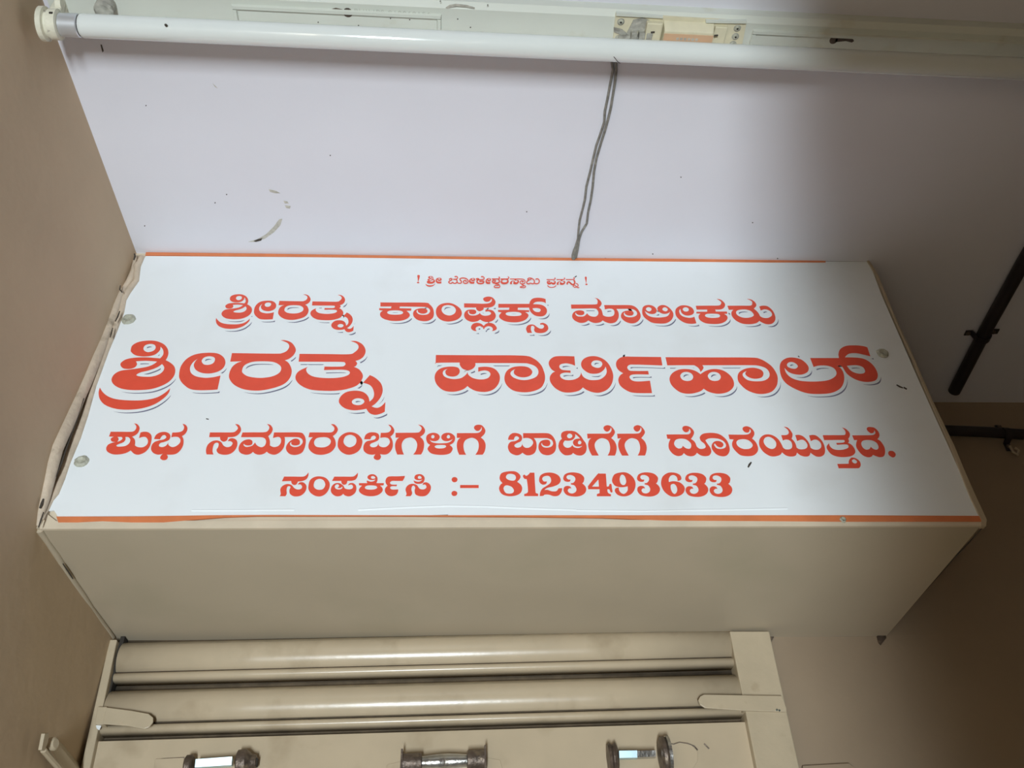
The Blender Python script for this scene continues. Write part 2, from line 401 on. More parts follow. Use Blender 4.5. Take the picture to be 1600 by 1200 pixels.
"5750,4169c 5763,4171c 5764,4193c 5746,4190c",
"5763,4171c 5779,4169c 5783,4191c 5764,4193c",
"5779,4169c 5794,4161c 5802,4181c 5783,4191c",
"5794,4161c 5808,4149c 5818,4166c 5802,4181c",
"5808,4149c 5817,4133c 5831,4145c 5818,4166c",
"5817,4133c 5822,4115c 5838,4120c 5831,4145c",
"5822,4115c 5820,4096c 5835,4091c 5838,4120c",
"5820,4096c 5815,4080c 5827,4067c 5835,4091c",
"5815,4080c 5809,4074c 5814,4053c 5827,4067c",
"5809,4074c 5801,4072c 5798,4050c 5814,4053c",
"5801,4072c 5787,4078c 5781,4057c 5798,4050c",
"5787,4078c 5775,4086c 5768,4066c 5781,4057c",
"5724,4152c 5732,4144c 5739,4161c 5733,4168c",
"5732,4144c 5745,4136c 5748,4155c 5739,4161c",
"5745,4136c 5762,4136c 5761,4155c 5748,4155c",
"5762,4136c 5778,4142c 5772,4159c 5761,4155c",
"5778,4142c 5787,4157c 5775,4165c 5772,4159c",
"5787,4157c 5789,4169c 5777,4173c 5775,4165c",
"5748,4147c 5734,4138c 5741,4117c 5754,4125c",
"5734,4138c 5718,4124c 5728,4107c 5741,4117c",
"5718,4124c 5708,4105c 5723,4096c 5728,4107c",
"5708,4105c 5705,4083c 5722,4087c 5723,4096c",
"5705,4083c 5711,4064c 5725,4079c 5722,4087c",
"5711,4064c 5723,4051c 5730,4073c 5725,4079c",
"5723,4051c 5739,4048c 5740,4072c 5730,4073c",
"5739,4048c 5754,4051c 5751,4074c 5740,4072c",
"5754,4051c 5767,4060c 5760,4080c 5751,4074c",
"5767,4060c 5776,4068c 5768,4088c 5760,4080c",
"5823,4063c 5838,4056c 5843,4077c 5828,4084c",
"5838,4056c 5860,4051c 5860,4073c 5843,4077c",
"5860,4051c 5880,4058c 5875,4078c 5860,4073c",
"5880,4058c 5897,4074c 5886,4088c 5875,4078c",
"5897,4074c 5906,4100c 5891,4105c 5886,4088c",
"5906,4100c 5909,4127c 5893,4124c 5891,4105c",
"5909,4127c 5904,4150c 5890,4139c 5893,4124c",
"5904,4150c 5894,4168c 5883,4150c 5890,4139c",
"5894,4168c 5880,4177c 5875,4156c 5883,4150c",
"5880,4177c 5864,4178c 5866,4157c 5875,4156c",
"5864,4178c 5851,4168c 5859,4150c 5866,4157c",
"5851,4168c 5843,4158c 5853,4142c 5859,4150c",
"6010,4152c 6036,4152c 6037,4171c 6012,4171c",
"6036,4152c 6067,4153c 6068,4172c 6037,4171c",
"6067,4153c 6093,4153c 6094,4172c 6068,4172c",
"6093,4153c 6115,4155c 6115,4174c 6094,4172c",
"6115,4155c 6133,4161c 6129,4179c 6115,4174c",
"6133,4161c 6146,4176c 6133,4182c 6129,4179c",
"6146,4176c 6143,4197c 6131,4188c 6133,4182c",
"6143,4197c 6137,4210c 6126,4198c 6131,4188c",
"6079,4125c 6081,4113 6090,4103 6105,4099 6119,4104 6125,4116 6122,4126 6113,4129 6101,4125c 6102,4140c 6120,4142 6135,4135 6143,4119 6144,4101 6138,4081 6127,4065 6112,4057 6093,4059 6082,4068 6076,4076c 6065,4064 6046,4056 6026,4060 6014,4079 6010,4102 6014,4122 6026,4136 6045,4141 6060,4138 6063,4124 6057,4111 6046,4107 6035,4112 6033,4125 6038,4133c 6030,4127 6028,4117 6032,4106 6047,4099 6064,4103 6075,4115",
"6011,4034c 6021,4017c 6030,4030c 6021,4046c",
"6021,4017c 6036,3999c 6043,4014c 6030,4030c",
"6036,3999c 6056,3991c 6059,4008c 6043,4014c",
"6056,3991c 6076,3989c 6077,4006c 6059,4008c",
"6076,3989c 6097,3992c 6095,4009c 6077,4006c",
"6097,3992c 6117,4000c 6112,4016c 6095,4009c",
"6117,4000c 6135,4017c 6129,4031c 6112,4016c",
"6135,4017c 6148,4032c 6141,4045c 6129,4031c",
"6157,4154c 6180,4154c 6181,4174c 6158,4173c",
"6180,4154c 6209,4155c 6210,4174c 6181,4174c",
"6209,4155c 6234,4155c 6235,4174c 6210,4174c",
"6234,4155c 6257,4157c 6256,4176c 6235,4174c",
"6257,4157c 6274,4164c 6270,4182c 6256,4176c",
"6274,4164c 6287,4179c 6275,4184c 6270,4182c",
"6287,4179c 6285,4200c 6273,4190c 6275,4184c",
"6285,4200c 6279,4213c 6268,4201c 6273,4190c",
"6155,4053c 6183,4053c 6180,4073 6188,4105 6200,4114 6207,4109 6204,4091 6197,4077 6203,4059 6225,4052 6250,4057 6272,4078 6283,4107 6280,4130 6265,4138 6251,4134c 6245,4122c 6257,4122 6264,4112 6255,4096 6239,4092 6226,4100 6218,4117 6203,4126 6182,4121 6162,4102 6154,4076",
"6248,4148 6242,4136 6231,4130 6220,4135 6216,4148 6221,4160 6233,4166 6244,4161",
"6296,4156c 6320,4157c 6322,4176c 6297,4176c",
"6320,4157c 6350,4157c 6352,4177c 6322,4176c",
"6350,4157c 6376,4158c 6377,4177c 6352,4177c",
"6376,4158c 6399,4160c 6398,4179c 6377,4177c",
"6399,4160c 6417,4166c 6413,4184c 6398,4179c",
"6417,4166c 6431,4183c 6418,4185c 6413,4184c",
"6431,4183c 6425,4205c 6414,4193c 6418,4185c",
"6425,4205c 6417,4219c 6406,4206c 6414,4193c",
"6319,4062c 6320,4078c 6298,4080c 6297,4061c",
"6320,4078c 6322,4092c 6303,4105c 6298,4080c",
"6322,4092c 6327,4098c 6317,4125c 6303,4105c",
"6327,4098c 6331,4101c 6335,4133c 6317,4125c",
"6331,4101c 6338,4096c 6352,4123c 6335,4133c",
"6338,4096c 6347,4084c 6364,4108c 6352,4123c",
"6347,4084c 6354,4070c 6372,4092c 6364,4108c",
"6354,4070c 6366,4054c 6379,4082c 6372,4092c",
"6366,4054c 6383,4046c 6388,4078c 6379,4082c",
"6383,4046c 6402,4048c 6398,4078c 6388,4078c",
"6402,4048c 6419,4063c 6404,4085c 6398,4078c",
"6419,4063c 6430,4086c 6410,4095c 6404,4085c",
"6430,4086c 6434,4112c 6412,4110c 6410,4095c",
"6434,4112c 6432,4137c 6411,4125c 6412,4110c",
"6432,4137c 6425,4156c 6406,4135c 6411,4125c",
"6425,4156c 6418,4166c 6401,4143c 6406,4135c",
"6405,4022c 6399,4028c 6390,4015c 6397,4008c",
"6399,4028c 6396,4030c 6384,4031c 6390,4015c",
"6396,4030c 6400,4033c 6395,4047c 6384,4031c",
"6400,4033c 6408,4038c 6408,4055c 6395,4047c",
"6408,4038c 6416,4035c 6421,4052c 6408,4055c",
"6416,4035c 6425,4029c 6432,4044c 6421,4052c",
"6425,4029c 6431,4022c 6441,4034c 6432,4044c",
"6431,4022c 6433,4021c 6444,4016c 6441,4034c",
"6433,4021c 6428,4016c 6433,4001c 6444,4016c",
"6428,4016c 6419,4012c 6419,3994c 6433,4001c",
"6419,4012c 6411,4014c 6406,3998c 6419,3994c",
"6411,4014c 6404,4019c 6398,4003c 6406,3998c",
"6434,4078c 6445,4072c 6452,4090c 6440,4096c",
"6445,4072c 6456,4064c 6466,4078c 6452,4090c",
"6456,4064c 6460,4051c 6473,4058c 6466,4078c",
"6460,4051c 6460,4041c 6472,4033c 6473,4058c",
"6460,4041c 6450,4030c 6457,4016c 6472,4033c",
"6450,4030c 6436,4012c 6449,4011c 6457,4016c",
"6436,4012c 6446,3993c 6454,4009c 6449,4011c",
"6446,3993c 6461,3986c 6464,4004c 6454,4009c",
"6461,3986c 6474,3990c 6470,4007c 6464,4004c",
"6474,3990c 6482,3996c 6476,4012c 6470,4007c",
"6578,4215 6593,4235 6609,4219 6599,4148 6593,4103 6587,4103 6584,4154",
"6608,4071 6602,4060 6590,4055 6578,4060 6574,4071 6580,4082 6593,4087 6604,4082",
],
2: [
"3622,3654c 3875,3655 4248,3658 4316,3625 4366,3545 4382,3441 4367,3357 4312,3305 4239,3293 4158,3317 4102,3381 4091,3456 4117,3513 4177,3542 4244,3543 4286,3511 4284,3463 4241,3439 4187,3448 4156,3480 4158,3514c 4138,3494 4146,3457 4181,3424 4242,3416 4302,3435 4327,3497 4298,3553 4243,3572 4081,3575 3899,3576c 3897,3543c 4063,3539c 4061,3495c 3997,3492c 4040,3436 4042,3380 3992,3324 3906,3295 3794,3295 3692,3329 3639,3384 3635,3450 3669,3490c 3615,3501c 3612,3539c 3777,3537c 3781,3575c 3627,3572c|3728,3456 3756,3489 3836,3500 3917,3491 3951,3459 3927,3425 3840,3413 3760,3423",
"4408,3479 4426,3574 4486,3637 4581,3658 4665,3630 4747,3550 4774,3456 4748,3371 4681,3314 4581,3290 4492,3316 4430,3385|4487,3513 4509,3590 4576,3615 4651,3592 4689,3521 4667,3445 4600,3408 4525,3438",
"4804,3652c 4951,3651 5088,3649 5163,3664 5198,3706 5195,3755c 5171,3706 5129,3686 5092,3704 5076,3743 5096,3777 5151,3795 5206,3779 5243,3726 5252,3678 5234,3620 5182,3580 5080,3569c 5076,3531 5025,3497 4984,3525 4974,3571c 4805,3568c",
"5028,3478c 5038,3441 5078,3413 5132,3414 5173,3433 5184,3466 5154,3496 5106,3489c 5103,3529c 5161,3532 5215,3509 5248,3443 5246,3378 5212,3321 5151,3290 5084,3296 5030,3337c 4983,3299 4909,3289 4842,3326 4807,3390 4812,3466 4849,3518 4910,3531 4964,3520 4977,3478 4957,3444 4916,3437 4879,3457 4876,3505c 4859,3481 4876,3429 4923,3411 4977,3421 5018,3450",
"4902,3188 4923,3243 4976,3272 5036,3258 5079,3213c 5117,3259 5171,3272 5224,3247 5259,3183 5245,3137 5188,3113c 5205,3145 5189,3191 5143,3209 5099,3185 5085,3153c 5072,3153c 5062,3190 5023,3209 4976,3188 4966,3147 4982,3111c 4942,3119 4912,3146",
"5291,3649c 5740,3656c 5737,3579c 5569,3576c 5564,3533c 5728,3528c 5726,3493c 5668,3489c 5707,3450 5709,3403 5662,3336 5579,3296 5485,3287 5384,3305 5311,3360 5298,3416 5334,3478c 5284,3491c 5285,3527c 5441,3532c 5447,3575c 5289,3572c|5391,3450 5416,3482 5505,3494 5586,3484 5615,3450 5591,3420 5502,3409 5421,3419",
"5737,3656 5746,3700 5783,3759 5846,3781 5915,3778 5973,3757c 5973,3669c 5938,3695 5877,3703 5821,3691 5788,3650c 5888,3644 5948,3611 5979,3549 5971,3472 5930,3420 5868,3407 5801,3427 5750,3488 5729,3564|5777,3565c 5836,3574 5883,3557 5890,3524 5866,3495 5819,3499 5789,3527",
"5685,3087c 5748,3088c 5735,3152 5744,3216 5771,3221 5787,3189 5778,3143 5799,3098 5865,3085 5933,3104 5977,3164 5968,3238 5916,3282 5868,3269c 5870,3246c 5907,3246 5922,3214 5904,3177 5863,3172 5824,3199 5786,3240 5739,3249 5691,3225 5668,3169 5673,3124",
"6333,3650c 6509,3655 6690,3660 6718,3695 6720,3753 6685,3792c 6735,3773 6772,3715 6773,3657 6732,3593c 6763,3550 6773,3445c 6818,3417 6880,3418 6928,3447 6945,3514 6930,3562 6883,3576 6812,3560c 6810,3647c 6995,3650 7162,3652 7236,3634 7290,3567 7315,3462 7294,3376 7231,3305 7153,3288 7076,3326 7032,3392 7034,3458 7070,3516 7142,3541 7203,3532 7219,3489 7193,3446 7137,3441 7095,3469 7093,3507c 7076,3478 7088,3431 7140,3408 7210,3418 7260,3457 7264,3519 7227,3562 7160,3575 7055,3574 6979,3572c 7002,3496 6992,3401 6945,3315 6873,3286 6807,3304 6759,3341c 6718,3303 6649,3288 6596,3306 6555,3338c 6500,3296 6431,3290 6360,3336 6331,3401 6347,3477 6395,3524 6458,3536 6505,3518 6508,3470 6478,3441 6430,3441 6395,3469 6393,3492c 6380,3464 6404,3421 6455,3413 6504,3423 6550,3480c 6580,3433 6633,3412 6682,3425 6713,3483 6700,3549 6655,3577 6468,3572 6330,3568c",
"7347,3539 7371,3617 7424,3654 7487,3655 7538,3619 7560,3561 7543,3503 7491,3476 7431,3492 7385,3540c 7407,3463 7463,3421 7544,3408 7642,3417 7709,3448 7748,3526c 7716,3496 7658,3481 7606,3504 7572,3562 7587,3620 7641,3658 7703,3651 7758,3593 7790,3507 7777,3421 7728,3344 7652,3296 7548,3290 7449,3312 7370,3396 7344,3463|7408,3583 7429,3608 7457,3613 7486,3589 7481,3555 7457,3531 7426,3535 7409,3559|7649,3587 7670,3611 7698,3612 7722,3583 7713,3549 7687,3534 7660,3544 7645,3563",
"7826,3536 7857,3604 7928,3654 8012,3655 8076,3617 8099,3550 8079,3487 8015,3454 7953,3461 7912,3509 7907,3586c 7882,3537 7892,3470 7934,3428 8001,3409 8050,3415 8087,3430c 8094,3302c 8016,3290 7929,3309 7857,3374 7823,3450|7941,3581 7963,3611 7999,3618 8027,3592 8022,3553 7993,3534 7959,3538 7942,3562",
"8142,3652c 8336,3658 8477,3662 8518,3692 8527,3741 8474,3800c 8535,3781 8573,3722 8576,3668 8546,3614 8498,3584 8413,3578c 8416,3540c 8578,3542c 8577,3498c 8530,3493c 8564,3450 8557,3393 8508,3335 8424,3297 8319,3291 8219,3308 8153,3369 8149,3445 8185,3493c 8126,3497c 8132,3531c 8290,3535c 8297,3577c 8143,3574c|8245,3460 8278,3490 8363,3496 8445,3487 8461,3449 8426,3420 8327,3411 8260,3427",
"8607,3659c 8795,3664 8944,3667 8979,3699 8984,3758 8923,3806c 8985,3792 9030,3739 9036,3670 8984,3606c 9029,3534 9044,3457c 9083,3424 9145,3420 9200,3449 9227,3488 9222,3546 9181,3586 9134,3593 9079,3568c 9075,3651c 9136,3669 9203,3653 9255,3566 9266,3460 9246,3374 9191,3311 9124,3294 9066,3314 9013,3361c 8954,3313 8853,3293 8751,3306 8673,3366 8634,3451 8642,3528 8680,3579c 8613,3576c|8707,3520 8733,3563 8793,3584 8871,3585 8934,3552 8959,3484 8933,3446 8865,3421 8782,3425 8721,3467",
"1520,3688 1520,3734 1552,3770 1610,3786 1671,3783 1728,3752 1763,3707 1779,3659 1781,3622 1775,3588c 1812,3562 1844,3525 1859,3477 1857,3426 1835,3376 1794,3336 1736,3307 1665,3296 1597,3298 1536,3311 1488,3342 1459,3384 1456,3425 1472,3460 1503,3484 1555,3494 1612,3507 1663,3522 1699,3544 1720,3574c 1646,3581 1579,3575c 1592,3542 1581,3512 1549,3499 1508,3506 1484,3537 1485,3567 1513,3597 1570,3612 1639,3615 1700,3610 1734,3606c 1746,3644 1738,3689 1713,3725c 1716,3685 1693,3646 1657,3628 1607,3624 1560,3637 1528,3667|1601,3707 1609,3740 1639,3752 1669,3743 1682,3716 1675,3685 1644,3668 1615,3681|1757,3549c 1778,3517 1778,3480 1757,3447 1717,3427 1669,3424 1623,3431 1610,3445 1635,3467 1685,3487 1729,3515",
"1398,3320c 1429,3274 1471,3236 1530,3211 1618,3200 1704,3202 1777,3223 1823,3262 1856,3315c 1854,3265 1827,3213 1780,3161 1710,3126 1627,3114 1545,3123 1470,3157 1425,3208 1402,3267",
"1890,3448 1888,3529 1914,3604 1966,3650 2045,3665 2112,3658 2158,3621 2179,3568 2174,3516 2145,3479 2094,3458 2038,3464 1993,3493 1972,3537 1974,3574 1987,3604c 1961,3567 1951,3515 1966,3463 2004,3431 2061,3417 2115,3421 2166,3439c 2168,3304c 2120,3299 2047,3297 1986,3309 1934,3355 1903,3401|2017,3582 2028,3616 2058,3629 2092,3620 2105,3594 2097,3560 2070,3544 2036,3549",
"2209,3663c 2365,3661 2518,3660 2551,3666 2580,3689 2592,3731 2576,3770 2525,3798c 2562,3797 2607,3770 2639,3707 2635,3655 2609,3613 2577,3592c 2610,3560 2636,3489 2631,3416 2598,3358 2530,3318 2439,3294 2344,3305 2275,3346 2234,3399 2222,3450 2229,3517 2253,3558 2288,3580c 2210,3576c|2303,3487 2311,3539 2357,3573 2427,3581 2503,3574 2550,3541 2563,3504 2552,3463 2506,3430 2433,3417 2357,3429 2315,3458",
"2670,3659c 2855,3658 3010,3658 3049,3679 3072,3724 3059,3766 3010,3795c 3057,3792 3101,3755 3123,3697 3116,3643 3093,3609 3061,3590c 3074,3563 3064,3537 3052,3531c 3092,3503 3118,3455 3119,3411 3092,3353 3035,3317 2957,3296 2863,3295 2777,3307 2714,3344 2676,3394 2668,3442 2686,3486 2740,3527c 2733,3497 2752,3457 2800,3428 2887,3417 2966,3424 3015,3444 3031,3470 3017,3492 2970,3501 2853,3496c 2854,3532c 2968,3532 2992,3548 2990,3570 2964,3579 2811,3579 2673,3579c",
"3168,3448c 3209,3419 3247,3368 3263,3303 3254,3239 3227,3183 3197,3149c 3230,3135 3259,3148 3286,3190c 3287,3100c 3258,3079 3224,3070 3189,3086 3164,3127c 3128,3116 3075,3113 3019,3133 2981,3182 2984,3235 3018,3281 3076,3297 3132,3285 3167,3246 3181,3193c 3205,3232 3204,3289 3178,3346 3126,3373c|3065,3196 3079,3217 3106,3225 3136,3214 3147,3190 3130,3165 3101,3160 3073,3172",
],
3: [
"392,2712 392,2792 453,2856 564,2885 683,2879 793,2826 861,2747 892,2664 895,2597 884,2538c 956,2493 1018,2428 1048,2345 1045,2255 1002,2166 922,2097 812,2046 676,2027 544,2028 426,2052 334,2105 278,2180 272,2252 301,2313 362,2354 462,2373 571,2395 670,2421 737,2461 779,2513c 636,2525 506,2515c 532,2457 511,2405 450,2381 371,2393 324,2448 326,2500 380,2553 489,2580 623,2586 741,2576 805,2570c 829,2636 812,2716 764,2779c 769,2709 727,2639 656,2608 561,2601 469,2624 408,2676|549,2747 563,2803 622,2826 679,2809 705,2762 692,2708 631,2678 575,2700|851,2470c 891,2414 891,2350 851,2292 774,2256 680,2250 592,2262 568,2287 615,2326 712,2361 797,2410",
"160,2067c 219,1987 302,1920 414,1876 585,1857 751,1862 891,1899 979,1967 1043,2060c 1038,1973 988,1881 897,1790 763,1729 603,1707 444,1721 300,1781 213,1871 169,1974",
"1107,2294 1102,2436 1152,2567 1253,2647 1404,2675 1533,2663 1622,2598 1663,2506 1654,2415 1599,2349 1500,2313 1393,2322 1306,2373 1264,2450 1269,2516 1293,2568c 1243,2502 1224,2411 1254,2321 1327,2264 1437,2239 1540,2247 1640,2279c 1644,2043c 1551,2033 1410,2029 1294,2050 1193,2130 1133,2212|1351,2529 1371,2589 1430,2612 1496,2597 1520,2551 1506,2491 1453,2462 1389,2471",
"1720,2672c 2021,2669 2317,2668 2379,2678 2435,2719 2458,2794 2426,2861 2328,2911c 2400,2909 2486,2862 2550,2751 2541,2660 2492,2586 2430,2550c 2494,2494 2545,2370 2536,2241 2472,2139 2341,2069 2167,2027 1984,2046 1849,2116 1771,2210 1746,2299 1760,2415 1806,2488 1873,2528c 1723,2520c|1902,2365 1918,2456 2006,2516 2140,2530 2288,2518 2379,2460 2404,2395 2383,2324 2295,2265 2154,2242 2007,2263 1927,2314",
"2610,2667c 2966,2667 3263,2667 3339,2705 3383,2783 3357,2858 3263,2908c 3354,2902 3439,2838 3482,2736 3469,2642 3424,2581 3362,2548c 3388,2502 3370,2455 3346,2445c 3423,2397 3474,2313 3475,2236 3425,2133 3314,2069 3164,2033 2983,2030 2818,2051 2696,2116 2622,2204 2607,2287 2641,2364 2745,2437c 2731,2385 2769,2314 2862,2263 3028,2245 3182,2257 3276,2292 3306,2337 3278,2376 3189,2392 2963,2383c 2964,2445c 3184,2447 3231,2474 3227,2513 3176,2529 2881,2529 2615,2528c",
"3570,2301c 3649,2250 3723,2161 3754,2047 3737,1935 3686,1836 3628,1776c 3692,1752 3747,1775 3800,1848c 3802,1690c 3745,1654 3681,1638 3613,1665 3565,1737c 3496,1719 3392,1712 3285,1748 3212,1833 3217,1925 3282,2006 3394,2035 3501,2014 3569,1946 3597,1853c 3642,1922 3640,2021 3590,2122 3490,2169c|3373,1858 3401,1895 3452,1908 3511,1890 3531,1847 3498,1804 3442,1795 3388,1816",
"4428,2665c 5037,2665 5594,2665 5744,2616 5839,2503 5877,2371 5884,2280 5867,2189 5818,2099 5716,2041 5588,2021 5452,2052 5366,2147 5342,2263 5373,2380 5455,2453 5566,2474 5666,2455 5718,2383 5689,2311 5608,2278 5529,2290 5476,2335 5473,2388 5492,2421c 5438,2381 5426,2328 5469,2270 5567,2232 5666,2239 5768,2292 5801,2384 5767,2469 5678,2518 5588,2528 5236,2527 4958,2525c 4955,2469 4915,2416 4856,2396 4791,2421 4754,2481 4750,2531c 4456,2524 4427,2507c",
"4854,2373c 4870,2311 4935,2257 5033,2237 5122,2261 5158,2326 5134,2378 5074,2395 4996,2371c 4997,2450c 5115,2460 5214,2425 5272,2340 5282,2249 5253,2146 5188,2063 5090,2024 4973,2036 4895,2080 4854,2124c 4788,2060 4671,2024 4544,2046 4455,2140 4421,2256 4440,2360 4508,2432 4627,2460 4726,2441 4751,2369 4717,2303 4649,2283 4579,2309 4560,2374 4589,2417c 4538,2387 4527,2334 4560,2276 4659,2242 4767,2258 4836,2324",
"6305,2658c 6302,2487c 6251,2514 6182,2530 6109,2512 6086,2466 6113,2419 6173,2407 6233,2403c 6232,2361c 6150,2364 6092,2334 6094,2281 6141,2243 6210,2234 6281,2250 6345,2296 6374,2375c 6395,2297 6461,2245 6540,2236 6622,2253 6694,2319 6721,2391 6714,2478c 6683,2417 6622,2364 6550,2348 6471,2363 6397,2442 6387,2535 6432,2616 6518,2660 6610,2659 6697,2612 6760,2525 6797,2392 6798,2287 6764,2169 6694,2073 6590,2021 6501,2027 6425,2064 6375,2109c 6315,2051 6205,2021 6097,2031 6003,2100 5950,2202 5950,2293 5989,2359 6025,2379c 5973,2431 5946,2518 5968,2592 6027,2646 6109,2661|6524,2529 6556,2577 6613,2588 6662,2567 6674,2517 6642,2464 6590,2454 6537,2483",
"7010,2660 7133,2659 7496,2657c 7493,2503c 7218,2514 7116,2515 7044,2511 7008,2467 7027,2414 7092,2402 7284,2404c 7286,2340c 7115,2342 7042,2328 7018,2288 7047,2236 7120,2217 7287,2232c 7286,2018c 7056,2020 6960,2055 6880,2138 6861,2235 6889,2314 6940,2360c 6881,2419 6859,2499 6878,2580 6936,2641",
"7557,2654c 8204,2657 8740,2659 8869,2634 8963,2554 9016,2468 9041,2346 9027,2247 8988,2149 8908,2058 8801,2016 8683,2019 8566,2083 8492,2201 8488,2299 8530,2392 8632,2457 8746,2473 8838,2438 8859,2373 8819,2302 8726,2276 8644,2301 8606,2357 8633,2412c 8576,2371 8570,2314 8622,2251 8728,2231 8840,2246 8919,2303 8943,2388 8911,2467 8820,2510 8711,2519 8289,2515 8043,2513c 8050,2460 7997,2388c 7986,2452 7944,2502 7902,2512 7737,2510 7560,2506c",
"7991,2352c 8084,2417 8199,2447 8315,2419 8397,2327 8421,2214 8389,2117 8298,2040 8174,2012 8061,2039 7990,2098c 7922,2045 7788,2010 7663,2036 7572,2146 7555,2264 7605,2363 7702,2428 7814,2443 7919,2416|7710,2322 7749,2376 7811,2391 7867,2363 7883,2302 7848,2245 7780,2231 7725,2258|8086,2325 8127,2379 8190,2394 8245,2366 8260,2305 8223,2248 8155,2234 8100,2261",
"9107,2476 9154,2585 9243,2652 9336,2665 9440,2632 9499,2552 9510,2472 9472,2400 9384,2356 9296,2360 9216,2398 9174,2476c 9178,2376 9235,2291 9356,2242 9552,2234 9724,2259 9836,2324 9877,2396 9860,2475 9782,2518 9671,2521 9583,2494c 9576,2658c 9797,2660 10035,2662c 9997,2524c 9918,2523c 9963,2461 9970,2354 9931,2225 9850,2113 9720,2040 9561,2017 9390,2026 9252,2088 9135,2192 9093,2318|9221,2535 9259,2576 9315,2579 9357,2543 9365,2500 9327,2463 9276,2463 9227,2491",
"9983,2659 9996,2733 10045,2824 10143,2888 10273,2902 10385,2891 10447,2865c 10440,2696c 10359,2725 10254,2754 10148,2742 10072,2675c 10285,2665 10383,2611 10440,2502 10446,2372 10401,2278 10328,2240 10216,2234 10106,2276 10020,2368 9991,2483 9969,2527c 9949,2534c|10057,2520c 10190,2532 10271,2500 10286,2428 10248,2384 10169,2381 10093,2426",
],
4: [
"474,1362c 602,1362 730,1363 763,1393 763,1445 723,1493c 771,1475 808,1419 807,1350 782,1311 748,1286c 793,1239 813,1155c 859,1130 919,1130 956,1172 952,1231 918,1278 876,1283 837,1265c 834,1350c 872,1363 927,1355 975,1308 994,1223 992,1130 956,1055 891,1017 836,1030 798,1063 781,1080c 733,1042 659,1021 579,1025 510,1063 484,1112 491,1163 530,1192 571,1205c 528,1213 504,1243 508,1268 530,1285c 472,1289c|575,1283c 625,1283c 641,1256 622,1226 589,1209c 597,1247|668,1283c 710,1277 739,1239 738,1188 707,1150 657,1138 611,1138 593,1154 615,1175 662,1201 679,1239",
"1021,1252c 1031,1316 1076,1355 1136,1360 1186,1334 1208,1291 1202,1240 1155,1210 1111,1193 1098,1164 1110,1139 1152,1132 1187,1155 1206,1206c 1212,1164 1259,1132 1303,1143 1340,1189 1340,1240 1309,1279 1266,1287 1221,1278c 1219,1351c 1305,1360 1341,1386 1344,1438 1314,1486c 1358,1469 1390,1412 1383,1343 1346,1296c 1377,1240 1388,1156 1369,1080 1321,1026 1223,1018c 1244,981 1232,944 1194,938 1158,964 1157,1001 1177,1032c 1123,1018 1066,1038 1023,1088 1013,1155 1035,1206 1089,1233 1140,1248 1162,1278 1140,1310 1110,1306 1095,1270 1093,1248c",
"1674,1355c 1810,1356 1953,1358 1990,1384 2003,1427 1959,1486c 2010,1471 2045,1406 2037,1345 1991,1293 1905,1283c 1900,1233 1862,1214 1824,1241 1809,1284c 1678,1282c",
"1695,1023c 1779,1021c 1755,1081 1755,1173 1784,1199 1811,1182 1813,1131 1802,1089 1833,1039 1903,1017 1975,1031 2025,1090 2038,1174 2013,1242 1962,1267 1923,1254c 1914,1220c 1949,1220 1978,1191 1962,1144 1917,1132 1872,1157 1837,1207 1785,1233 1726,1220 1682,1165 1676,1089",
"2070,1356c 2206,1358 2343,1361 2380,1389 2386,1442 2349,1487c 2396,1472 2431,1416 2426,1355 2393,1299c 2421,1234 2433,1158c 2484,1134 2536,1150 2560,1201 2552,1260 2517,1288 2455,1270c 2456,1357c 2597,1358 2769,1358 2821,1330 2857,1252 2862,1150 2839,1057 2776,1018 2702,1024 2648,1074 2632,1141 2657,1209 2706,1256 2754,1259 2788,1227 2788,1175 2746,1158 2704,1167 2687,1192 2692,1214c 2673,1192 2684,1158 2728,1135 2788,1146 2823,1193 2817,1244 2779,1278 2723,1286 2593,1286c 2605,1235 2606,1133 2569,1057 2513,1019 2451,1032 2409,1065c 2377,1032 2326,1018 2276,1032 2244,1061c 2210,1027 2158,1019 2093,1048 2063,1107 2071,1183 2110,1234 2168,1251 2210,1225 2214,1174 2183,1157 2142,1161 2115,1183c 2115,1161 2146,1136 2186,1140 2223,1157 2247,1204c 2278,1158 2329,1132 2367,1149 2380,1200 2366,1251 2320,1281 2197,1283 2064,1283c",
"2892,1359c 3030,1359 3147,1359 3186,1383 3188,1436 3141,1488c 3191,1480 3234,1418 3227,1357 3184,1301c 3217,1245 3233,1168 3214,1100 3165,1045 3080,1018 2990,1032 2922,1091 2901,1159 2913,1235 2942,1285c 2887,1283c|2963,1206 2985,1266 3052,1285 3121,1279 3165,1236 3159,1176 3115,1138 3054,1129 2991,1146",
"3254,1185 3265,1279 3322,1344 3396,1365 3481,1336 3542,1263 3555,1194 3534,1101 3478,1041 3398,1019 3320,1054 3270,1117|3322,1219 3340,1297 3399,1323 3457,1293 3481,1237 3467,1168 3409,1132 3352,1160",
"3574,1254c 3586,1321 3631,1358 3691,1362 3740,1340 3758,1292 3746,1240 3701,1210 3661,1188 3651,1159 3671,1137 3706,1133 3740,1152 3757,1207c 3763,1159 3806,1134 3853,1141 3886,1181 3892,1225 3869,1270 3826,1283 3770,1277c 3773,1355c 3852,1359 3886,1381 3896,1427 3856,1483c 3899,1468 3936,1404 3930,1344 3894,1296c 3924,1233 3932,1145 3910,1072 3860,1025 3783,1029c 3798,986 3783,950 3754,941 3721,957 3710,986 3728,1029c 3685,1020 3625,1036 3580,1086 3575,1159 3600,1217 3652,1236 3704,1254 3716,1288 3694,1310 3665,1299 3651,1254c",
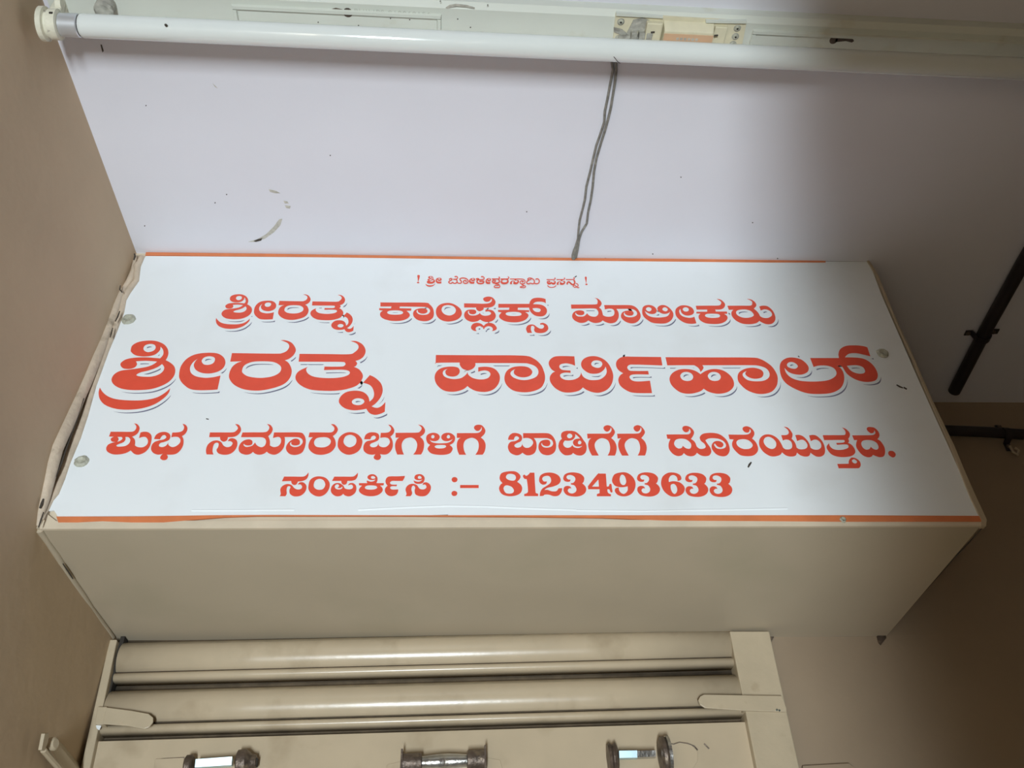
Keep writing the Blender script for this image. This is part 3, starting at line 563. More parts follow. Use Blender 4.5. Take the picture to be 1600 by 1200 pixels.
"3956,1355c 4091,1357 4228,1360 4263,1383 4277,1435 4230,1485c 4285,1466 4320,1405 4313,1345 4264,1293c 4304,1241 4318,1175 4309,1087 4285,1024c 4188,1023c 4221,1087 4232,1175 4209,1241 4166,1278 4124,1281 4071,1255 4042,1189 4049,1101 4076,1023c 3994,1023c 3967,1101 3960,1181 3977,1248 4005,1281c 3960,1279c",
"4339,1271 4355,1327 4414,1357 4474,1346 4508,1301 4494,1249 4453,1227 4405,1234 4381,1256c 4412,1213 4472,1196 4537,1194 4609,1203 4650,1227 4669,1260c 4644,1242 4602,1227 4554,1238 4527,1279 4538,1327 4582,1355 4642,1352 4691,1309 4699,1257 4680,1205 4633,1168c 4666,1132 4669,1095 4640,1044 4576,1021 4482,1021 4405,1044 4365,1095 4367,1131 4392,1171c 4356,1204|4401,1293 4409,1317 4424,1323 4441,1308 4440,1282 4425,1270 4407,1277|4595,1294 4604,1318 4619,1324 4635,1309 4635,1283 4620,1270 4601,1277|4448,1146 4473,1166 4520,1170 4573,1167 4590,1146 4568,1123 4515,1115 4468,1122",
"4721,1352c 4841,1354 4974,1356 5016,1377 5034,1415 5029,1457c 5022,1419 4992,1389 4959,1396 4936,1434 4950,1472 4993,1487 5041,1472 5077,1408 5070,1347 5021,1284c 5063,1235 5080,1162 5067,1074 5040,1022c 4951,1021c 4984,1088 4995,1169 4979,1235 4931,1276 4883,1276 4829,1242 4805,1176 4812,1088 4838,1021c 4753,1021c 4729,1095 4722,1183 4739,1250 4769,1279c 4721,1278c",
"5362,1251c 5377,1311 5421,1354 5475,1355 5523,1330 5540,1281 5522,1229 5470,1199 5439,1170 5447,1140 5479,1129 5522,1148 5539,1203c 5544,1162 5575,1129 5623,1133 5661,1170 5675,1215 5653,1259 5606,1280 5551,1274c 5554,1355c 5688,1355 5840,1356 5900,1338 5944,1275 5962,1178 5944,1082 5899,1031 5839,1015 5774,1038 5739,1104 5743,1178 5772,1230 5828,1252 5876,1245 5891,1200 5871,1159 5828,1154 5793,1174 5786,1207c 5776,1178 5798,1141 5845,1130 5900,1148 5924,1193 5912,1245 5871,1271 5835,1278 5687,1278c 5712,1222 5715,1141 5692,1060 5642,1020 5582,1016 5535,1053c 5493,1020 5446,1016 5387,1049 5359,1111 5361,1169 5392,1218 5453,1233 5493,1259 5500,1285 5474,1307 5449,1296 5434,1251c",
"5991,1178 6008,1230 6041,1268c 6032,1312 6047,1365 6098,1392 6147,1394 6180,1393 6232,1372 6280,1315 6308,1254 6336,1198 6342,1134 6324,1062 6282,1019 6236,1011 6192,1026 6164,1052c 6132,1021 6060,1017 6009,1068 5988,1134|6108,1313 6125,1343 6150,1349 6173,1328 6172,1298 6145,1277 6118,1283|6213,1344c 6246,1307 6270,1271c 6230,1269 6193,1250 6175,1214 6183,1174 6214,1150 6253,1148 6290,1158c 6259,1132 6219,1126 6181,1142 6164,1174c 6141,1141 6098,1128 6063,1149 6051,1193 6075,1241c 6130,1238 6180,1257 6210,1302|6239,1214 6254,1237 6270,1238 6282,1214 6273,1190 6256,1182 6240,1190",
"6365,1348c 6495,1350 6621,1351 6663,1370 6684,1411 6678,1452c 6664,1411 6631,1382 6599,1394 6583,1435 6599,1469 6641,1485 6686,1465 6720,1403 6718,1353 6667,1280c 6707,1223 6721,1142 6706,1063 6684,1011c 6593,1011c 6626,1078 6638,1158 6623,1239 6574,1275 6521,1273 6470,1231 6446,1174 6452,1102 6483,1011c 6398,1011c 6372,1086 6363,1166 6379,1238 6412,1279c 6365,1271c",
"6748,1349c 6878,1351 7005,1353 7047,1371 7069,1412 7064,1454c 7049,1412 7016,1383 6984,1395 6969,1437 6986,1470 7028,1487 7073,1466 7105,1404 7102,1354 7049,1281c 7089,1224 7101,1143 7084,1063 7061,1012c 6970,1012c 7004,1079 7018,1159 7004,1240 6956,1276 6903,1274 6851,1231 6825,1175 6830,1103 6859,1011c 6774,1011c 6749,1087 6742,1167 6760,1239 6794,1280c 6747,1272c",
"7380,1339c 7515,1341 7650,1342 7686,1359 7700,1392 7688,1438c 7679,1400 7648,1375 7616,1384 7598,1421 7611,1463 7651,1478 7702,1459 7737,1405 7734,1347 7684,1269c 7724,1224 7738,1151c 7772,1117 7819,1119 7851,1143 7845,1192 7807,1240 7802,1298 7845,1347 7915,1365 8003,1364 8078,1335 8138,1257 8156,1160 8144,1079 8098,1016 8036,1001 7969,1031 7929,1103 7935,1176 7978,1229 8040,1237 8081,1208 8082,1168 8048,1137 8004,1152 7980,1200c 7965,1176 7987,1127 8037,1115 8094,1132 8117,1176 8099,1233 8046,1270 7981,1282 7913,1277 7865,1249c 7885,1192 7908,1135 7910,1071 7874,1015 7812,1003 7762,1019 7725,1055c 7689,1015 7641,1001 7590,1015 7557,1051c 7525,1015 7471,1005 7417,1039 7381,1110 7386,1191 7421,1268c 7381,1272c|7457,1199 7489,1256 7558,1274 7623,1260 7668,1208 7670,1159 7647,1119 7601,1123 7561,1163c 7543,1131 7501,1120 7466,1151",
"8180,1340c 8315,1339 8417,1341 8466,1366 8483,1402 8472,1429c 8460,1388 8431,1370 8397,1384 8380,1424 8398,1460 8445,1474 8491,1451 8520,1397 8515,1339 8473,1277c 8509,1224 8521,1146 8503,1076 8445,1020 8370,1003 8280,1016 8233,1064 8198,1136 8200,1201 8232,1262c 8180,1267c|8257,1211 8291,1255 8366,1268 8427,1246 8460,1189 8446,1146 8400,1117 8328,1115 8271,1154",
"8551,1216 8581,1286 8642,1335 8710,1344 8769,1318 8815,1260 8838,1172 8839,1146c 8867,1111 8925,1112 8962,1146 8972,1217 8945,1256 8902,1262 8866,1247c 8864,1333c 8934,1336 8971,1367 8969,1421 8928,1468c 8983,1448 9015,1368 9006,1314 8986,1278c 9015,1217 9018,1138c 9048,1112 9106,1112 9152,1138 9169,1191 9146,1248 9106,1261 9050,1239c 9047,1332c 9103,1337 9153,1305 9192,1226 9198,1134c 9235,1108 9293,1108 9339,1147 9348,1209 9317,1257 9274,1261 9227,1237c 9227,1328c 9286,1337 9332,1315 9377,1235 9382,1130 9355,1043 9301,1000 9243,998 9200,1030 9179,1060c 9145,1008 9092,998 9039,1017 9003,1060c 8973,1012 8912,998 8852,1016 8813,1064c 8774,1021 8698,999 8636,1012 8577,1068 8547,1146|8615,1242 8647,1291 8694,1306 8740,1282 8770,1225 8760,1164 8726,1124 8681,1116 8637,1146 8615,1194",
"9407,1333c 9543,1334 9676,1335 9710,1352 9721,1406 9692,1460c 9740,1433 9769,1379 9761,1325 9726,1276c 9725,1236 9704,1214c 9748,1174 9765,1104 9750,1052 9694,1009 9602,991 9510,998 9441,1034 9409,1104 9412,1156 9458,1207c 9454,1165 9479,1121 9531,1102 9612,1106 9677,1130 9696,1157 9679,1187 9553,1181c 9550,1211c 9628,1214 9664,1227 9668,1253 9640,1258 9515,1257 9405,1255c",
"9476,886c 9624,889c 9642,940 9686,983 9735,974 9773,931 9773,872 9743,829 9705,821 9576,821 9476,821c|9677,936 9696,953 9718,955 9739,927 9728,902 9704,893 9683,906",
"9793,1332c 9919,1333 10045,1335 10084,1344 10111,1371 10110,1416c 10091,1380 10054,1366 10025,1393 10015,1434 10038,1463 10084,1466 10130,1448 10157,1389 10151,1326 10106,1270c 10140,1237 10160,1157 10150,1079 10114,1009 10058,990 10011,1005 9974,1026c 9943,996 9891,990 9836,1026 9801,1104 9799,1174 9838,1258c 9797,1256c|9874,1201 9908,1245 9970,1259 10034,1250 10081,1210 10085,1148 10057,1109 10015,1113 9983,1153c 9958,1118 9911,1106 9877,1139",
"10185,1061 10211,1087 10254,1083 10274,1044 10258,1005 10223,985 10193,1005 10179,1031",
],
5: [
"2666,700c 2779,700 2885,699 2922,717 2948,762c 2950,709 2935,665 2892,637 2837,628c 2825,589 2800,580 2772,597 2757,637c 2649,633c",
"2651,424c 2659,456 2646,519 2664,566 2713,594 2767,582 2805,538 2847,517 2886,526 2896,558 2871,589 2843,582c 2855,613 2894,620 2934,589 2949,542 2937,479 2891,429 2820,421 2767,456 2753,511 2761,550 2743,564 2722,554 2719,511 2728,456 2716,423c",
"2969,558 2977,645 3025,693 3090,703 3159,681 3208,621 3218,549 3193,471 3139,424 3074,424 3011,463 2979,510|3028,589 3043,645 3087,667 3135,649 3163,597 3159,550 3136,518 3084,514 3041,542",
"3260,699c 3370,699 3476,699 3508,717 3537,757c 3536,705 3519,661 3481,641 3421,638c 3412,593 3383,582 3359,601 3348,638c 3239,637c",
"3385,561c 3405,529 3452,518 3487,529 3494,561 3472,585 3434,573c 3451,603 3491,606 3526,573 3537,517 3522,462 3473,422 3420,427 3388,455c 3355,425 3303,424 3253,463 3236,518 3249,573 3285,605 3332,605 3367,581|3278,557 3291,585 3317,589c 3329,565 3311,540c 3345,537 3370,561c 3365,529 3333,516 3296,526",
"3658,677 3662,713 3698,733 3738,727 3771,693 3777,644 3764,600c 3664,600c 3652,624 3654,644c 3699,627 3738,636 3753,660c 3730,651 3690,652|3696,689 3707,705 3726,706 3744,693 3749,676 3729,668 3709,670",
"3561,606c 3856,606c 3855,574c 3812,571c 3844,533 3844,485 3797,438 3726,421 3647,431 3585,470 3568,517 3600,571c 3563,574c|3635,545 3656,569 3709,574 3763,566 3781,542 3759,521 3707,513 3653,521",
"4102,709c 4096,676 4078,636c 4011,636 3951,636 3929,612 3947,587 4014,584c 4009,560c 3949,560 3935,537 3958,515 4031,517c 4029,477 4008,438 3957,421 3909,438 3877,485 3877,533 3902,568c 3880,604 3874,644 3888,684 3921,702 4015,703",
"4121,421c 4133,454 4118,517 4141,572 4193,596 4247,580 4283,528 4323,515 4356,528 4365,556 4347,584 4318,578c 4330,610 4367,616 4404,588 4419,540 4404,477 4359,426 4293,420 4239,446 4226,501 4232,540 4215,568 4195,560 4187,516 4199,461 4181,421c",
"4217,676 4226,717 4262,734 4302,729 4334,696 4339,652 4320,608 4274,594 4227,604 4208,644c 4252,626 4292,632 4315,664c 4292,648 4245,650|4257,688 4266,706 4283,708 4300,692 4301,672 4281,666 4263,672",
"4664,655 4674,683 4699,692 4723,683 4735,655 4724,627 4699,617 4675,627",
"4664,459 4674,485 4698,495 4723,485 4734,459 4723,431 4699,422 4675,431",
"4767,578c 4989,578c 4989,534c 4767,534c",
"5243,687 5267,747 5342,774 5434,774 5486,732 5495,682 5453,623c 5497,579 5511,526 5488,463 5422,425 5332,420 5260,454 5233,521 5247,575 5276,604c 5250,643|5320,697 5341,732 5383,739 5428,722 5441,682 5421,643 5372,643 5331,665|5286,526 5304,565 5337,572 5385,550 5410,506 5399,468 5358,454 5309,468",
"5526,707 5544,727 5560,712 5576,712 5598,732 5615,756c 5669,756c 5669,492 5676,463 5700,453c 5698,419c 5531,420c 5532,449c 5566,463 5579,492 5577,589 5570,662c 5541,669",
"5720,647 5738,712 5790,748 5860,758 5925,741 5970,701 5983,640 5952,588 5884,554 5818,537 5776,505c 5816,507 5866,487 5920,490 5948,528c 5993,532c 5981,477 5941,426 5883,418 5827,439 5776,439 5760,424 5716,419c 5725,472 5753,525 5805,563 5851,601 5867,645 5856,693 5824,710 5778,697 5760,667 5775,630 5814,630c 5802,593 5764,581 5732,603",
"6016,675 6038,728 6095,756 6169,758 6234,736 6272,684 6261,623 6241,601c 6277,554 6282,502 6254,451 6193,417 6114,413 6043,434 6010,485 6014,537 6045,562 6088,558 6104,526c 6079,528 6059,502 6071,468 6110,455 6151,477 6165,519 6147,567 6115,581 6101,584c 6105,604c 6136,610 6161,649 6157,692 6115,721 6070,714 6057,684 6074,658 6103,656c 6093,627 6056,623 6025,640",
"6307,558c 6440,732 6470,741 6544,741c 6536,553c 6562,558 6573,588 6595,588 6597,536 6598,476 6575,472 6565,510 6540,515c 6542,467 6576,442c 6573,415c 6403,415c 6406,446c 6440,459c 6445,515c 6307,515c|6357,553c 6444,656c 6441,553c",
"6610,649 6646,727 6724,758 6805,754 6871,692 6893,596 6862,493 6804,433 6729,412 6659,433 6628,484 6640,527 6681,540c 6683,493 6705,459 6740,450 6782,493 6791,557c 6722,543 6650,557 6618,596|6705,657 6722,710 6746,726 6773,701 6782,631 6763,583 6733,575 6710,601",
"6920,675 6945,727 7004,756 7079,758 7143,736 7179,683 7165,622 7143,600c 7177,552 7179,501 7148,449 7085,415 7004,411 6934,433 6904,484 6910,536 6943,561 6986,557 7001,525c 6975,527 6954,501 6964,467 7002,454 7045,475 7062,518 7046,566 7015,580 7001,583c 7006,603c 7037,609 7065,648 7063,692 7022,720 6977,714 6962,683 6977,657 7006,655c 6995,626 6958,622 6927,640",
"7210,622 7243,701 7318,754 7400,754 7455,723 7469,674 7450,644 7415,635c 7413,692 7380,720 7341,709 7312,666 7305,617c 7366,630 7438,613 7481,561 7484,509 7449,449 7377,411 7297,415 7233,475 7207,552|7318,561 7334,585 7367,589 7388,557 7392,509 7375,466 7350,446 7327,466 7315,509",
"7515,669 7543,721 7603,750 7678,752 7742,730 7776,677 7759,616 7737,594c 7769,546 7769,494 7737,443 7672,409 7591,405 7521,426 7492,478 7501,529 7534,555 7578,551 7591,519c 7566,520 7543,495 7552,460 7590,447 7634,469 7653,512 7639,559 7608,574 7593,577c 7599,597c 7631,603 7660,642 7660,686 7620,714 7574,708 7558,677 7572,651 7602,649c 7589,620 7552,616 7521,633",
"7814,667 7842,720 7903,749 7979,751 8042,729 8075,676 8058,615 8035,593c 8066,545 8065,493 8032,441 7966,407 7885,403 7815,425 7787,476 7797,528 7831,554 7874,549 7887,517c 7862,519 7838,493 7847,459 7885,446 7930,467 7949,510 7935,558 7905,573 7890,575c 7896,596c 7929,602 7958,641 7959,685 7919,713 7873,707 7856,676 7870,650 7900,648c 7887,619 7849,615 7819,632",
],
}

# ---------------------------------------------------------------- the room
YW = D + 0.012                       # face of the back wall behind the shutter
tag(Sh().box((-0.12, -4.2, FLOOR), (0.0, 0.6, H)).build('wall_left', 'wall'), 'smooth beige plastered wall on the left running up to the white ceiling', kind='structure')
tag(Sh().box((-0.12, -4.2, H), (3.2, 0.7, H+0.12)).build('ceiling', 'ceil'), 'white painted ceiling with faint scuffs and dirt', kind='structure')
tag(Sh().box((-0.12, -4.2, FLOOR-0.1), (3.2, 0.7, FLOOR)).build('floor', 'floor'), 'floor of the passage', kind='structure')
wb = [(YW, FLOOR), (YW, 0.0), (0.343, H), (0.60, H), (0.60, FLOOR)]
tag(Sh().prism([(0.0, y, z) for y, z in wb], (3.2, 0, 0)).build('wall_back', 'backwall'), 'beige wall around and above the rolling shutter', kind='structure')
tag(Sh().box((3.0, -4.2, FLOOR), (3.2, 0.5, H)).build('wall_right', 'wall'), 'far right wall of the passage', kind='structure')
# unseen wall and lintel around the doorway, shaped to shade right side and near ceiling (opening from the left wall to x = 0.76)
tag(Sh().box((0.625, -1.30, FLOOR), (3.0, -1.12, H)).build('blocking_wall', 'wall'), 'unseen wall behind the viewer, placed to shade the right side', kind='structure')
Sh().box((0.0, -1.30, -0.18), (0.625, -1.12, H)).build('added_lintel', 'wall', bpy.data.objects['blocking_wall'])  # lintel added out of view to darken the near ceiling

# ---------------------------------------------------------------- shutter box over the door
box = thing('shutter_box', 'beige boxed-in roller housing above the shutter, carrying the white sign', 'housing', (0.55, 0.15, 0.0))
TLx, TRx = at(213, 399, 1, 0), at(1357, 408, 1, 0)
Sh().prism([(0.0, 0.003, 0.008), (W, 0.003, 0.008), (1.098, 0.003, H), (0.0, 0.003, H)], (0, 0.012, 0)).build('front_panel', 'lip', box)
ZF0, ZF1 = at(62, 826, 1, 0).z, at(1538, 820.5, 1, 0).z          # the underside sags a few millimetres towards the back
u_ = [Vector((0, -0.0008, ZF0)), Vector((W, -0.0008, ZF1)), Vector((W, YW, at(1385, 989, 1, D).z)), Vector((0, YW, at(176, 996, 1, D).z))]
Sh().hexa(u_ + [p + Vector((0, 0, 0.003)) for p in u_]).build('underside_panel', 'box', box)
Sh().box((W-0.003, 0.004, 0.003), (W, YW-0.001, H)).build('end_panel', 'box', box)
# raised cream lip below the sign and along its right edge
lp = [at(62, 826.5, 1, -.0012), at(1538, 821, 1, -.0012), at(1530, 812, 1, -.001), at(1300, 813, 1, -.001), at(800, 812, 1, -.001), at(88, 814, 1, -.001), at(70, 800, 1, -.001)]
Sh().prism(lp, (0, 0.0036, 0)).build('bottom_lip', 'lip', box)
rl = [(1357, 405), (1372, 430), (1388, 470), (1405, 508), (1424, 548), (1441, 588), (1458, 628), (1475, 662), (1490, 695), (1508, 738), (1524, 776), (1541, 812), (1541, 822)]
v = []
for i, (x, y) in enumerate(rl):
    a = at(x+random.uniform(-.6, 1.2), y, 1, -0.0015); b = at(x-(2.5+4.5*min(1, max(0, (y-560)/200)))+random.uniform(-.8, .8), y, 1, -0.0022)
    v += [a, b, b+Vector((0, .006, 0)), a+Vector((0, .006, 0))]
f = []
for i in range(len(rl)-1):
    for k in range(4): f.append([i*4+k, i*4+(k+1) % 4, (i+1)*4+(k+1) % 4, (i+1)*4+k])
f += [[0, 1, 2, 3], [len(v)-4+k for k in range(4)]]
put(mesh('edge_tape', v, f, 'guide'), box)['label'] = 'peeling brown tape along the right edge of the sign'
# rounded filler strip between the sign and the left wall
fl = [(212, 400, 3), (209, 425, 6), (202, 440, 6), (195, 450, 5), (188, 462, 7), (181, 480, 8), (174, 500, 8), (166, 522, 8), (158, 542, 9), (149, 562, 9), (134, 598, 9), (122, 625, 9), (111, 650, 10), (98, 678, 10), (87, 702, 10), (80, 728, 10), (75, 752, 9), (69, 778, 8), (63, 802, 6), (60, 822, 4)]
pts = []; rad = []
for x, y, r in fl:
    a = at(x, y, 1, 0.001); b = at(x, y, 0, 0.001)           # on the sign face or on the left wall, whichever is nearer
    pts.append(a if (a-CAM).length < (b-CAM).length else b); rad.append(r*0.00080)
Sh().tube(pts, rad, 14).build('filler_strip', 'putty', box, smooth=True, label='rounded cracked filler strip between sign and left wall')
# pale inner filler against the sheet edge
inn = [(222, 402), (214, 418), (213, 440), (199, 458), (192, 470), (189, 490), (178, 518), (166, 550), (146, 605), (133, 650), (120, 685), (104, 725), (96, 750), (86, 772), (78, 782), (70, 800), (66, 815)]
Sh().tube([at(x, y, 1, 0.001) for x, y in inn], [0.005+random.uniform(-.001, .0015) for _ in inn], 10).build('inner_filler', 'putty', box, smooth=True, label='pale flaking paint beside the sheet')
# cracks of the filler (open dark gaps)
def crack(poly, wpx, ax, val, root, name='crack'):
    n = len(poly); L = []; R_ = []
    for i, (x, y) in enumerate(poly):
        x2, y2 = poly[min(i+1, n-1)]; x1, y1 = poly[max(i-1, 0)]
        d = Vector((x2-x1, y2-y1)).normalized(); ww = wpx*(0.25+0.75*math.sin(math.pi*(i+.5)/n))/2
        L.append(at(x-d.y*ww, y+d.x*ww, ax, val)); R_.append(at(x+d.y*ww, y-d.x*ww, ax, val))
    off = Vector((0, 0, 0)); off[ax] = 0.0006
    return Sh().prism(L+R_[::-1], off).build(name, 'crack', root)
for poly, wp in (([(187, 486), (184, 494), (180, 502)], 2.2), ([(176, 512), (174, 520), (172, 527)], 2.0), ([(131, 622), (124, 642), (117, 662), (109, 684), (101, 706), (95, 726), (88, 742), (83, 750)], 3.2),
                 ([(68, 779), (65, 787), (62, 794)], 4), ([(68, 800), (64, 812), (60, 824)], 2.5), ([(210, 396), (211, 400), (209, 406)], 3), ([(188, 446), (187, 452), (191, 457)], 2)):
    crack(poly, wp, 1, -0.014, box)
# filler bead where the underside meets the left wall
bp_ = [(60, 828), (72, 846), (86, 866), (98, 886), (112, 908), (126, 928), (140, 949), (154, 970), (166, 984), (174, 996)]
Sh().tube([at(x, y, 2, 0.0)+Vector((0.001, 0, 0.0005)) for x, y in bp_], [0.004+random.uniform(-.0008, .001) for _ in bp_], 10).build('corner_bead', 'box', box, smooth=True, label='pale filler bead in the corner under the box')
crack([(98, 881), (104, 890), (110, 899), (114, 905)], 2, 2, -0.0042, box)
crack([(1536, 824), (1515, 847), (1490, 873), (1465, 901), (1440, 929), (1414, 958), (1388, 987)], 2.0, 2, -0.0004, box)

# ---------------------------------------------------------------- the sign
sign = thing('sign_board', 'white sign sheet with five lines of vermilion lettering across the box front', 'sign', (0.55, 0.0, 0.0))
edge = [(228, 400), (217, 414), (216, 440), (206, 452), (197, 463), (195, 480), (182, 514), (170, 550), (150, 605), (137, 650), (126, 681), (118, 702), (101, 744), (92, 765), (84, 776), (74, 795), (76, 798), (84, 797), (88, 803), (90, 807),
        (250, 806), (500, 806), (800, 805), (1100, 806), (1300, 806), (1529, 806), (1508, 757), (1484, 702), (1456, 640), (1430, 582), (1404, 522), (1378, 462), (1362, 420), (1357, 409), (1100, 407), (800, 405), (500, 402)]
Sh().prism([at(x, y, 1, 0.0) for x, y in edge], (0, 0.002, 0)).build('sheet', 'sheet', sign)
def strip(up, lo, name, m, y0=-0.0004, lab=None):
    o = Sh().prism([at(x, y, 1, y0) for x, y in up] + [at(x, y, 1, y0) for x, y in lo[::-1]], (0, 0.0018, 0)).build(name, m, sign)
    if lab: o['label'] = lab
strip([(228, 394), (400, 396), (600, 399), (800, 402), (1000, 404), (1200, 405), (1290, 407)], [(227, 399), (400, 400.5), (600, 403), (800, 406), (1000, 408), (1200, 410), (1290, 410)], 'border_strip', 'orange', lab='thin orange border along the top of the sign')
strip([(1250, 403), (1300, 403), (1357, 404)], [(1250, 406), (1300, 411), (1356, 410)], 'border_end', 'crack', 0.0002, 'grimy end of the top border')
strip([(88, 807), (200, 807), (330, 805), (420, 804.5), (620, 805), (820, 805), (1000, 805), (1200, 805), (1320, 805), (1530, 806)],
      [(91, 816), (120, 816), (160, 814), (205, 816), (255, 816), (300, 812), (350, 808), (400, 806.3), (620, 806.2), (820, 807.5), (940, 809), (1040, 813), (1200, 814), (1320, 815), (1534, 815)][::1], 'border_strip', 'orange', -0.0016, lab='orange border along the bottom, pinched thin in the middle')
# small creases in the lower part of the sheet
for poly in ([(560, 797), (640, 793), (700, 791), (760, 792), (830, 795), (900, 797)], [(900, 798), (1000, 799), (1120, 797), (1230, 795)], [(300, 798), (380, 798), (460, 797)]):
    Sh().tube([at(x, y, 1, 0.0006) for x, y in poly], 0.0016, 8).build('crease', 'sheet', sign, smooth=True)
for x, y, r in ((200, 497, 11), (126, 719, 10), (1380, 550, 10), (1318, 811, 5)):
    p = at(x, y, 1, -0.003); k = r*0.00085
    o = Sh().lathe(p+Vector((0, 0.003, 0)), (0, -1, 0), [(0, k), (0.0015, k*.95), (0.003, k*.7), (0.0034, k*.62), (0.0022, k*.35), (0.002, 0.0004)], 18).build('screw', 'screw', sign, smooth=True)
    for vv in o.data.vertices: vv.co.x += random.uniform(-.0006, .0006); vv.co.z += random.uniform(-.0006, .0006)
for poly, wp in (([(1401, 601), (1406, 604), (1411, 606)], 2), ([(1412, 605), (1417, 608)], 2.4), ([(1174, 722), (1171, 726), (1169, 730)], 3.5), ([(322, 654), (326, 655)], 1.5), ([(898, 433), (901, 431)], 1.6), ([(665, 806), (683, 806), (700, 805)], 2.5), ([(1247, 556), (1249, 558)], 1.5)):
    crack(poly, wp, 1, -0.0005, sign, 'speck')

def flat(spec, n):
    """closed contour with smooth and corner points -> list of points (x, z) in metres"""
    P = []
    for t in spec.split(' '):
        c = t.endswith('c'); a, b = t.rstrip('c').split(',')
        P.append((Vector((int(a)*1e-4, int(b)*1e-4)), c))
    out = []; N = len(P)
    for i in range(N):
        p0, p1, p2, p3 = (P[(i+j) % N][0] for j in (-1, 0, 1, 2)); c1 = P[i][1]; c2 = P[(i+1) % N][1]
        if c1 and c2: out.append(p1.copy()); continue
        m1 = (p2-p0)/2; m2 = (p3-p1)/2
        if c1: m1 = (3*(p2-p1)-m2)/2
        if c2: m2 = (3*(p2-p1)-m1)/2
        for k in range(n):
            t = k/n; out.append(p1*(2*t**3-3*t*t+1)+m1*(t**3-2*t*t+t)+p2*(-2*t**3+3*t*t)+m2*(t**3-t*t))
    return out
def print_line(shapes, n, y, dx=0.0, dz=0.0):
    v = []; f = []
    for s in shapes:
        cs = [flat(c, n) for c in s.split('|')]
        base = len(v); allp = [p for c in cs for p in c]
        v += [(p.x+dx, y, p.y+dz) for p in allp]
        y -= 4e-6
        for t in tessellate_polygon([[Vector((p.x, p.y, 0)) for p in c] for c in cs]): f.append([base+i for i in t])
    return v, f
def halo(shapes, n, y, r):
    """white contour of width r around every letter outline"""
    v = []; f = []; y0 = y; cnt = 0
    for s in shapes:
        for c in s.split('|'):
            P = flat(c, n); N = len(P)
            for i in range(N):
                cnt += 1; y = y0 - (cnt % 40)*3e-6        # never two pieces in exactly one plane
                a, b = P[i], P[(i+1) % N]; d = b-a
                if d.length < 1e-7: continue
                d.normalize(); q = Vector((-d.y, d.x))*r; k = len(v)
                v += [(x.x, y, x.y) for x in (a+q, b+q, b-q, a-q)]; f.append([k, k+1, k+2, k+3])
                y -= 1.5e-6; k = len(v); v.append((a.x, y, a.y))
                for j in range(8): v.append((a.x+r*math.cos(j*math.pi/4+.2), y, a.y+r*math.sin(j*math.pi/4+.2)))
                f += [[k, k+1+j, k+1+(j+1) % 8] for j in range(8)]
    return v, f
def raw(name, vf, m, label=None):
    me = bpy.data.meshes.new(name); me.from_pydata(vf[0], [], vf[1]); me.update()
    o = link(name, me, m); put(o, sign)
    if label: o['label'] = label
    return o
LAB = {1: 'smallest top line of vermilion print', 2: 'second line of vermilion print with a white outline', 3: 'largest line of vermilion print with a white outline', 4: 'fourth line of vermilion print', 5: 'bottom line of vermilion print with a phone number'}
for ln in (1, 2, 3, 4, 5):
    shp = LET[ln]; n = 5 if ln == 3 else (2 if ln == 1 else 4)
    words = []; reach = -1e9                              # words are separated by the gaps between outlines
    ext = sorted((min(p.x for p in flat(s_.split('|')[0], 1)), max(p.x for p in flat(s_.split('|')[0], 1)), s_) for s_ in shp)
    for a_, b_, s_ in ext:
        if a_ - reach > (0.006 if ln == 1 else 0.0145): words.append([])
        words[-1].append(s_); reach = max(reach, b_)
    for wd in words: raw('word', print_line(wd, n, -0.0005), 'red', LAB[ln])
    if ln in (2, 3):
        r = 0.0043 if ln == 3 else 0.0040
        sx, sz = (0.0032, -0.0054) if ln == 3 else (0.0034, -0.0050)
        raw('letter_outline', halo(shp, 3, -0.0002, r), 'sheet')
        raw('letter_shadow', print_line(shp, n, -0.0001, sx, sz), 'shade')

# ---------------------------------------------------------------- fluorescent fitting on the ceiling
ZB = H - 0.020                      # face of the batten
ZT = ZB - 0.030                     # axis of the tube
A0 = at(84, 38, 2, ZT); A1 = at(1560, 106, 2, ZT)
dirx = (A1-A0).normalized(); diry = Vector((-dirx.y, dirx.x, 0))
lamp = thing('tube_light', 'white ceiling batten with an unlit fluorescent tube and open ballast', 'light fitting', A0 + dirx*0.6 + Vector((0, 0, H-A0.z)))
def L(s, t, z): return A0 + dirx*s + diry*t + Vector((0, 0, z-A0.z))   # s along the tube, t across, z height
def lbox(sh, s0, s1, t0, t1, z0, z1):
    return sh.hexa([L(s0, t0, z0), L(s1, t0, z0), L(s1, t1, z0), L(s0, t1, z0), L(s0, t0, z1), L(s1, t0, z1), L(s1, t1, z1), L(s0, t1, z1)])
def seat(px, py, z):
    """local (s, t) of a photo pixel on the horizontal plane z"""
    p = at(px, py, 2, z) - A0; return p.dot(dirx), p.dot(diry)
TB0 = seat(1000, 20, ZB)[1]; TB1 = TB0 + 0.058
BL = 1.215
# batten: folded channel with chamfered edges
prof = [(TB0, H), (TB0, ZB+0.006), (TB0+0.006, ZB), (TB1-0.006, ZB), (TB1, ZB+0.006), (TB1, H)]
Sh().prism([L(-0.012, t, z) for t, z in prof], dirx*(BL+0.02)).build('batten', 'batten', lamp)
